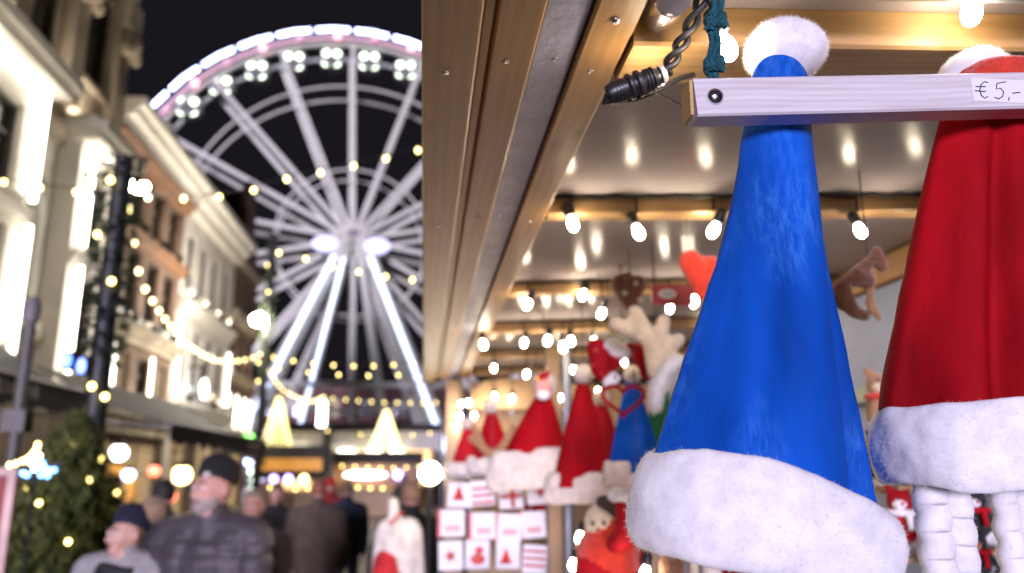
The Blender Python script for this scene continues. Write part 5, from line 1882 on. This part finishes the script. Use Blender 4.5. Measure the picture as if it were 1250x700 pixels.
bw(MB().ball(at(730, 647, Y - .047), (.006, .005, .004), 8, 6), 'nose', M['red2'], root, 180)
Y = 2.0
q = at(763, 606, Y)
root = plush('christmas_stocking', 'bright red stocking with white cuff beside the blue hat trim', 'stocking',
             [cap((766, 612), (768, 650), Y, .032, .034, 0), cap((768, 650), (752, 664), Y, .034, .026, 0)], [M['red2']], .008, at(766, 665, Y))
mb = trim_ring([at(746 + k * 9.5, 597, Y) for k in range(5)], [at(747 + k * 9.2, 613, Y) for k in range(5)], .034, Y, .008, 40, 6, .002)
bw(fuzz(subdiv(orient(mb), 1), 1800, .005, .0005, 55), 'cuff', [M['fur'], M['fibre']], root, 180)
bw(MB().tube([at(780, 600, Y + .02), Vector((at(780, 600, Y).x, Y + .02, roof_z(.5)))], .0015, 5), 'cord', M['cable'], root)
# boxes and rolls on the shelf seen under the trim
Y = 1.9
for (px0, px1, m, lb) in ((805, 838, 'brown', 'brown plush roll on the shelf under the blue hat'), (842, 852, 'cream', 'thin cream candle on the shelf under the blue hat'), (858, 880, 'fur_cream', 'pale cream candle next to the thin one')):
    a, c = at(px0, 690, Y), at(px1, 690, Y)
    r_ = (c.x - a.x) / 2
    root = thing('shelf_ware', lb, 'shelf ware', ((a.x + c.x) / 2, Y, 1.36))
    bw(MB().lathe([(r_ * .9, 0), (r_, .01), (r_, a.z + .02 - 1.36), (r_ * .85, a.z + .035 - 1.36), (r_ * .2, a.z + .037 - 1.36)], 20, ((a.x + c.x) / 2, Y, 1.36)), 'body', M[m], root, 40)
    bw(MB().tube([((a.x + c.x) / 2, Y, a.z + .03), ((a.x + c.x) / 2 + .002, Y, a.z + .055)], .002, 6), 'wick', M['black'], root)


# ---- plush toys along the rear wall, seen between the hats
def toy(label, px, py, x, s, body, face, scarf, ears='round'):
    c = at(px, py, x=x)
    y_, z_ = c.y, c.z
    X = x
    pr = [('e', (X, y_, z_), (.05 * s, .055 * s, .06 * s), 0), ('e', (X - .01 * s, y_ - .015 * s, z_ + .085 * s), (.042 * s, .042 * s, .04 * s), 0), ('e', (X - .03 * s, y_ - .045 * s, z_ + .075 * s), (.02 * s, .018 * s, .016 * s), 1),
          ((X - .03 * s, y_ - .02 * s, z_ + .03 * s), (X - .06 * s, y_ - .05 * s, z_ - .03 * s), .02 * s, .018 * s, 0), ((X + .03 * s, y_ - .02 * s, z_ + .03 * s), (X + .05 * s, y_ - .06 * s, z_ - .03 * s), .02 * s, .018 * s, 0),
          ((X - .03 * s, y_ - .01 * s, z_ - .045 * s), (X - .05 * s, y_ - .07 * s, z_ - .06 * s), .025 * s, .022 * s, 1), ((X + .02 * s, y_ - .01 * s, z_ - .045 * s), (X + .03 * s, y_ - .08 * s, z_ - .06 * s), .025 * s, .022 * s, 1)]
    for e in (-1, 1):
        h = .035 if ears == 'round' else .075
        pr.append(((X - .01 * s + e * .025 * s, y_ - .01 * s, z_ + .11 * s), (X - .01 * s + e * .035 * s, y_ - .01 * s, z_ + (.10 + h) * s), .014 * s, .013 * s, 0))
    root = thing('plush_toy', label, 'plush toy', (X, y_, z_ - .08 * s), 'plush toys along the rear wall')
    obj_from('body', blend_mesh('plush_body', pr, [body, face], .009 * s, 4), root, -wloc(root))
    t = [(X - .005 * s + .042 * s * math.cos(a), y_ - .01 * s + .042 * s * math.sin(a), z_ + .05 * s) for a in np.linspace(0, 2 * PI, 17)]
    bw(MB().tube(t, .011 * s, 8).tube([t[12], (t[12][0] - .01, t[12][1] - .02, t[12][2] - .05 * s)], [.012 * s, .008 * s], 8), 'scarf', scarf, root, 60)
    for e in (-1, 1):
        bw(MB().ball((X - .02 * s + e * .016 * s, y_ - .052 * s, z_ + .095 * s), .005 * s, 8, 6), 'eye', M['black'], root, 180)
    bw(MB().ball((X - .03 * s, y_ - .064 * s, z_ + .08 * s), .006 * s, 8, 6), 'nose', M['orange'], root, 180)
    # the wooden ledge it sits on
    bw(MB().box((X - .06 * s, y_ - .08 * s, z_ - .1 * s), (1.288, y_ + .06 * s, z_ - .085 * s)), 'ledge', M['plank'], root)
    return root


toy('grey brown plush toy highest between the hats', 1078, 505, 1.2, .85, M['tan'], M['cream'], M['orange'])
toy('white plush toy with red scarf between the hats', 1098, 560, 1.22, .8, M['fur'], M['fur_cream'], M['red2'], 'long')
toy('dark plush toy behind the white trim of the blue hat', 1075, 570, 1.25, .7, paint('charcoal plush', (.05, .045, .045), .9), M['fur'], M['red'])
toy('red plush toy with white belly beside the braids', 1102, 645, 1.18, .75, M['red2'], M['fur'], M['fur'])
toy('black and white plush toy between the two braids', 1192, 640, 1.2, .6, paint('black plush', (.02, .02, .022), .9), M['fur'], M['red2'])
toy('small red and black plush toy low between the braids', 1194, 690, 1.15, .55, M['black'], M['tan'], M['red2'])


# ------------------------------------------------------------------ people and the shop mannequin
def cloth(name, c, rough=.85, bump=.3):
    if max(c) < .07 and 'knit' not in name:
        c = [q * 1.6 for q in c]
    return paint(name, c, rough, .3, 12, bump, 90)


SKIN = paint('skin', (.62, .37, .27), .55, .12, 20)
SKIN2 = paint('rosy skin', (.64, .34, .26), .55, .12, 20)
EYE = paint('eye white', (.7, .68, .65), .3, .05)
DARK = paint('dark eye', (.02, .015, .012), .3, .1)
LIP = paint('lips', (.35, .10, .085), .5, .1)
BROW = paint('brow hair', (.10, .07, .05), .8, .3, 60)
BEARD = paint('grey stubble', (.40, .33, .29), .8, .35, 90)
SHOE = paint('dark shoes', (.03, .025, .022), .5, .2)
JEANS = cloth('blue grey jeans', (.07, .085, .12))
BLACKT = cloth('black trousers', (.022, .022, .025))


def person(label, X, Y, h, heading, jacket, trousers=JEANS, skin=SKIN, hair=(.06, .04, .03), hat=None, stride=.3, arm=.25, quilt=False, hem=.80, voxel=.02, bulk=1.0, head_yaw=0.0, scarf=None, beard=False, sh=0.0, group='people walking on the street', coll=True):
    s = h / 1.75
    root = thing('person', label, 'person', (X, Y, 0), group, math.radians(heading))
    root.scale = (s, s, s)
    mats = [jacket, trousers, skin, SHOE, EYE, DARK, LIP, BROW, BEARD]
    P = []
    B = bulk
    for e in (-1, 1):
        P.append(((e * .085, 0, hem + .06), (e * .10 * B, .0, 1.20), .125 * B, .125 * B, 0))
        P.append(((e * .10 * B, 0, 1.2), (e * .115 * B, -.005, 1.36 + sh), .125 * B, .105 * B, 0))
        P.append(((e * .03, -.01, 1.435 + sh), (e * .195 * B, -.01, 1.405 + sh), .085, .082, 0))
        st = e * stride / 2
        P.append(((e * .09, 0, .90), (e * .095, st * .55 + .03, .50), .098, .068, 1))
        P.append(((e * .095, st * .55 + .03, .50), (e * .095, st - (.04 if e < 0 else 0), .10), .068, .05, 1))
        P.append(((e * .095, st - .05, .06), (e * .10, st + .14, .045), .045, .038, 3))
        sw = -e * arm * .6
        el = (e * (.255 * B), sw * .4, 1.13)
        wr = (e * (.255 * B), sw * .9 + .06, .89)
        P.append(((e * .205 * B, -.01, 1.39 + sh), el, .082 * B, .066 * B, 0))
        P.append((el, wr, .066 * B, .048 * B, 0))
        P.append((wr, (wr[0], wr[1] + .02, wr[2] - .07), .028, .03, 2))
    P.append(((0, 0, .95), (0, .0, 1.32), .13 * B, .13 * B, 0))
    P.append(((0, -.005, 1.40), (0, .015, 1.53), .062, .058, 2))
    if coll:
        P.append(((0, -.012, 1.43), (0, -.004, 1.525), .10, .076, 0))
    # head
    ry = Matrix.Rotation(head_yaw, 3, 'Z')

    def H(x, y, z):
        v = ry @ Vector((x, y, 0))
        return (v.x, v.y + .015, z)
    P.append(('e', H(0, -.012, 1.655), (.076, .092, .098), 2))
    P.append((H(0, .03, 1.61), H(0, .055, 1.565), .058, .036, 2))
    P.append((H(-.025, .05, 1.62), H(.025, .05, 1.62), .04, .04, 2))
    P.append((H(0, .086, 1.645), H(0, .104, 1.612), .011, .017, 2))
    for e in (-1, 1):
        P.append((H(e * .078, -.01, 1.645), H(e * .080, -.012, 1.615), .016, .012, 2))
        P.append((H(e * .015, .080, 1.665), H(e * .05, .070, 1.662), .012, .010, 2))
    if beard:
        P.append((H(-.035, .035, 1.585), H(0, .066, 1.558), .034, .034, 8)); P.append((H(.035, .035, 1.585), H(0, .066, 1.558), .034, .034, 8)); P.append((H(-.02, .083, 1.594), H(.02, .083, 1.594), .013, .013, 8))
    ex = MB()
    for e in (-1, 1):
        ex.ball(H(e * .032, .082, 1.646), .012, 8, 6, 4)
        ex.ball(H(e * .032, .0925, 1.646), .0055, 8, 6, 5)
        sw = -e * arm * .6
        wr = Vector((e * (.255 * B), sw * .9 + .06, .89))
        pal = wr + Vector((0, .02, -.085))
        for f in range(4):
            b0 = pal + Vector((0, -.026 + f * .017, -.012))
            ln = (.026, .032, .034, .028)[3 - f]
            b1 = b0 + Vector((-e * .006, .008, -ln)); b2 = b1 + Vector((-e * .014, .004, -ln * .8))
            ex.tube([b0, b1, b2], [.0092, .0086, .0068], 6, 2)
        t0 = wr + Vector((0, .035, -.05))
        ex.tube([t0, t0 + Vector((-e * .006, .026, -.022)), t0 + Vector((-e * .012, .034, -.046))], [.0105, .0095, .0075], 6, 2)
    for e in (-1, 1):
        ex.tube([H(e * .015, .0915, 1.668), H(e * .034, .0895, 1.671), H(e * .052, .079, 1.664)], [.004, .0045, .003], 6, 7)
    ex.tube([H(-.024, .0905, 1.578), H(0, .0985, 1.58), H(.024, .0905, 1.578)], [.003, .0055, .003], 6, 6)

    def warp(v, n):
        if quilt:
            z = v[:, 2]
            k = ((z > hem + .02) & (z < 1.40)).astype(float)
            v = v + n * (k * (.013 * np.abs(np.sin(z * PI / .085)) - .006))[:, None]
        z = v[:, 2]
        k = ((z < 1.42) & (z > .1)).astype(float) * .006
        v = v + n * (k * (np.sin(v[:, 0] * 31 + z * 17) * np.sin(z * 23 + v[:, 1] * 19)))[:, None]
        return v
    body = obj_from('body', blend_mesh('body', P, mats, voxel, 3, ex, warp), root)
    hc = Vector(H(0, -.012, 1.66))
    if hat is None or hat[0] == 'hair':
        mb = MB().ball((0, 0, 0), 1.0, 24, 16)
        V = []
        for v in mb.v:
            x, y, z = v
            # keep the face free
            cut = 1.0
            if y > .25 and z < .55:
                cut = .80
            if z < -.35 - (.35 if y < -.2 else 0):
                cut = .80
            lump = 1 + .03 * math.sin(9 * x + 3) * math.sin(8 * z + 5 * y)
            p = ry @ Vector((x * .085 * cut * lump, y * .103 * cut * lump, 0))
            V.append((hc.x + p.x, hc.y - .008 + p.y, hc.z + .008 + z * .106 * cut * lump))
        mb.v = V
        mb.build('hair', paint('hair', hair, .7, .4, 60), root, 180)
    else:
        kind, hm, pm = hat
        mb = MB()
        prof = [(.085, -.014), (.0895, -.008), (.0915, .02), (.0905, .034), (.088, .037), (.0875, .058), (.079, .082), (.056, .103), (.026, .113), (.004, .115)]
        T = Matrix.Translation(hc + Vector((0, -.012, .026))) @ ry.to_4x4() @ Matrix.Rotation(.3, 4, 'X') @ Matrix.Diagonal((.93, 1.08, 1.0, 1))
        mb.lathe(prof, 28, (0, 0, 0), T)
        # ribs
        for i, v in enumerate(mb.v):
            c = Vector(v) - hc
            k = 1 + .02 * ((i % 28) % 2)
            mb.v[i] = tuple(hc + Vector((c.x * k, c.y * k, c.z)))
        hb = mb.build('beanie', hm, root, 180)
        if kind == 'pom':
            q = hc + Vector((0, -.05, .155)) if abs(head_yaw) < 9 else hc
            q = hc + Vector((-.085, -.07, .10))
            mbp = fuzz(orient(lumpy_ball(q, .066, .05, 3, 24, 16)), 2500, .02, .001, 77)
            mbp.build('fur_pompom', [pm, pm], hb, 180)
        if kind == 'badge':
            q = hc + (ry @ Vector((-.045, .085, 0))) + Vector((0, 0, .045))
            mb2 = MB().ball(q, (.022, .012, .014), 10, 6)
            mb2.build('badge', paint('pale badge', (.7, .66, .6), .6), hb, 180)
    if scarf is not None:
        t = [(.105 * math.cos(a), .012 + .105 * math.sin(a), 1.46 + .012 * math.sin(2 * a)) for a in np.linspace(0, 2 * PI, 25)]
        mb = MB().tube(t, .03, 10).tube([(.06, .10, 1.46), (.075, .155, 1.34), (.07, .16, 1.18)], [.04, .045, .04], 10)
        mb.build('scarf', scarf, root, 180)
    return root


def head_x(px, py, Y):
    return at(px, py, Y).x


DN = cloth('charcoal quilted nylon', (.074, .063, .068), .5)
GREYC = cloth('mid grey wool', (.36, .345, .33))
NAVYB = cloth('navy knit', (.012, .014, .035))
person('man in black beanie and quilted charcoal jacket walking towards the stall', head_x(262, 600, 4.2), 4.2, 1.83, 164, DN, BLACKT, SKIN2, hat=('badge', cloth('black knit', (.010, .010, .011)), None), quilt=True, voxel=.012, bulk=1.04, head_yaw=math.radians(-24), sh=.03, beard=True)
person('woman in navy bobble hat and grey coat walking beside the man in the beanie', head_x(158, 640, 4.3), 4.3, 1.60, 166, GREYC, BLACKT, SKIN, hat=('pom', NAVYB, plush_mat('brown fur', (.42, .27, .16), None, 60)), voxel=.012, bulk=1.05, head_yaw=math.radians(-28), sh=.05, scarf=cloth('black scarf', (.018, .018, .02)))
person('man in dark brown jacket and jeans walking away in the middle of the street', head_x(389, 600, 8.7), 8.7, 1.70, 0, cloth('dark brown jacket', (.06, .042, .03)), JEANS, SKIN2, (.28, .10, .05), stride=.36, arm=.35, bulk=1.1)
person('person in navy jacket walking away beside the man in brown', head_x(424, 603, 10.6), 10.6, 1.66, -4, cloth('navy jacket', (.012, .016, .034)), BLACKT, SKIN, (.16, .09, .05), stride=.3)
person('person in black coat coming towards us behind the man in the beanie', head_x(338, 605, 9.5), 9.5, 1.64, 170, cloth('black coat', (.016, .015, .015)), BLACKT, SKIN2, (.07, .045, .03), hem=.65)
person('person in dark coat with black hair behind the woman in the bobble hat', head_x(200, 600, 6.6), 6.6, 1.72, 20, cloth('black parka', (.013, .012, .013)), BLACKT, SKIN, (.02, .016, .014))
person('pale haired person just behind the beanie man shoulder', head_x(311, 605, 5.9), 5.9, 1.66, 172, cloth('grey violet coat', (.06, .05, .06)), BLACKT, SKIN2, (.32, .24, .17))
person('person in black coat standing behind the white mannequin', head_x(503, 598, 6.6), 6.6, 1.70, 8, cloth('black long coat', (.012, .011, .011)), BLACKT, SKIN2, (.30, .17, .09), hem=.6, bulk=1.05)
person('person in red cap and dark jacket far ahead in the crowd', head_x(403, 596, 13), 13, 1.66, 2, cloth('dark red jacket', (.30, .02, .02)), BLACKT, SKIN, hat=('plain', cloth('red knit', (.45, .02, .025)), None))
person('far person in dark parka below the round kiosk lamps', head_x(493, 592, 22), 22, 1.7, 2, cloth('olive parka', (.035, .032, .022)), JEANS, SKIN, (.04, .03, .02))

# headless mannequin in a cream jacket
Y = 5.6
mx_ = at(487, 640, Y).x
root = thing('shop_mannequin', 'headless mannequin in cream jacket over a red dress at the stall corner', 'mannequin', (mx_, Y, 0))
CR = cloth('cream jacket', (.72, .66, .58))
zt_ = at(480, 610, Y).z
k = zt_ / 1.56
pr = [((-.035, 0, 1.46 * k), (-.04, -.005, 1.54 * k), .042, .04, 1), ((-.085, 0, 1.38 * k), (.07, .01, 1.38 * k), .062, .075, 0), ((-.02, 0, 1.02 * k), (-.01, 0, 1.32 * k), .105, .11, 0), ((.05, .0, .98 * k), (.05, 0, 1.3 * k), .10, .10, 0),
      ((.10, 0, 1.36 * k), (.135, -.02, 1.08 * k), .062, .052, 0), ((.135, -.02, 1.08 * k), (.12, -.08, .90 * k), .052, .045, 0), ((-.11, 0, 1.36 * k), (-.13, -.02, 1.1 * k), .05, .045, 0),
      ((-.07, -.06, 1.17 * k), (-.07, -.05, .75), .085, .17, 2), ((.06, -.03, .95 * k), (.05, 0, .75), .12, .17, 2)]
obj_from('torso', blend_mesh('torso', pr, [CR, paint('ivory shell', (.75, .68, .58), .4), cloth('red dress', (.55, .02, .025))], .014, 4), root)
bw(MB().tube([(mx_, Y, .03), (mx_, Y, .8)], .02, 10).lathe([(.18, 0), (.18, .015), (.03, .035)], 20, (mx_, Y, 0.0)), 'stand', M['metalgrey'], root, 40)
bw(MB().tube([at(475, 640, Y - .16), at(486, 628, Y - .13), at(492, 626, Y - .11)], .008, 6), 'collar_cord', M['redprint'], root)

bpy.data.scenes.remove(SCRATCH)
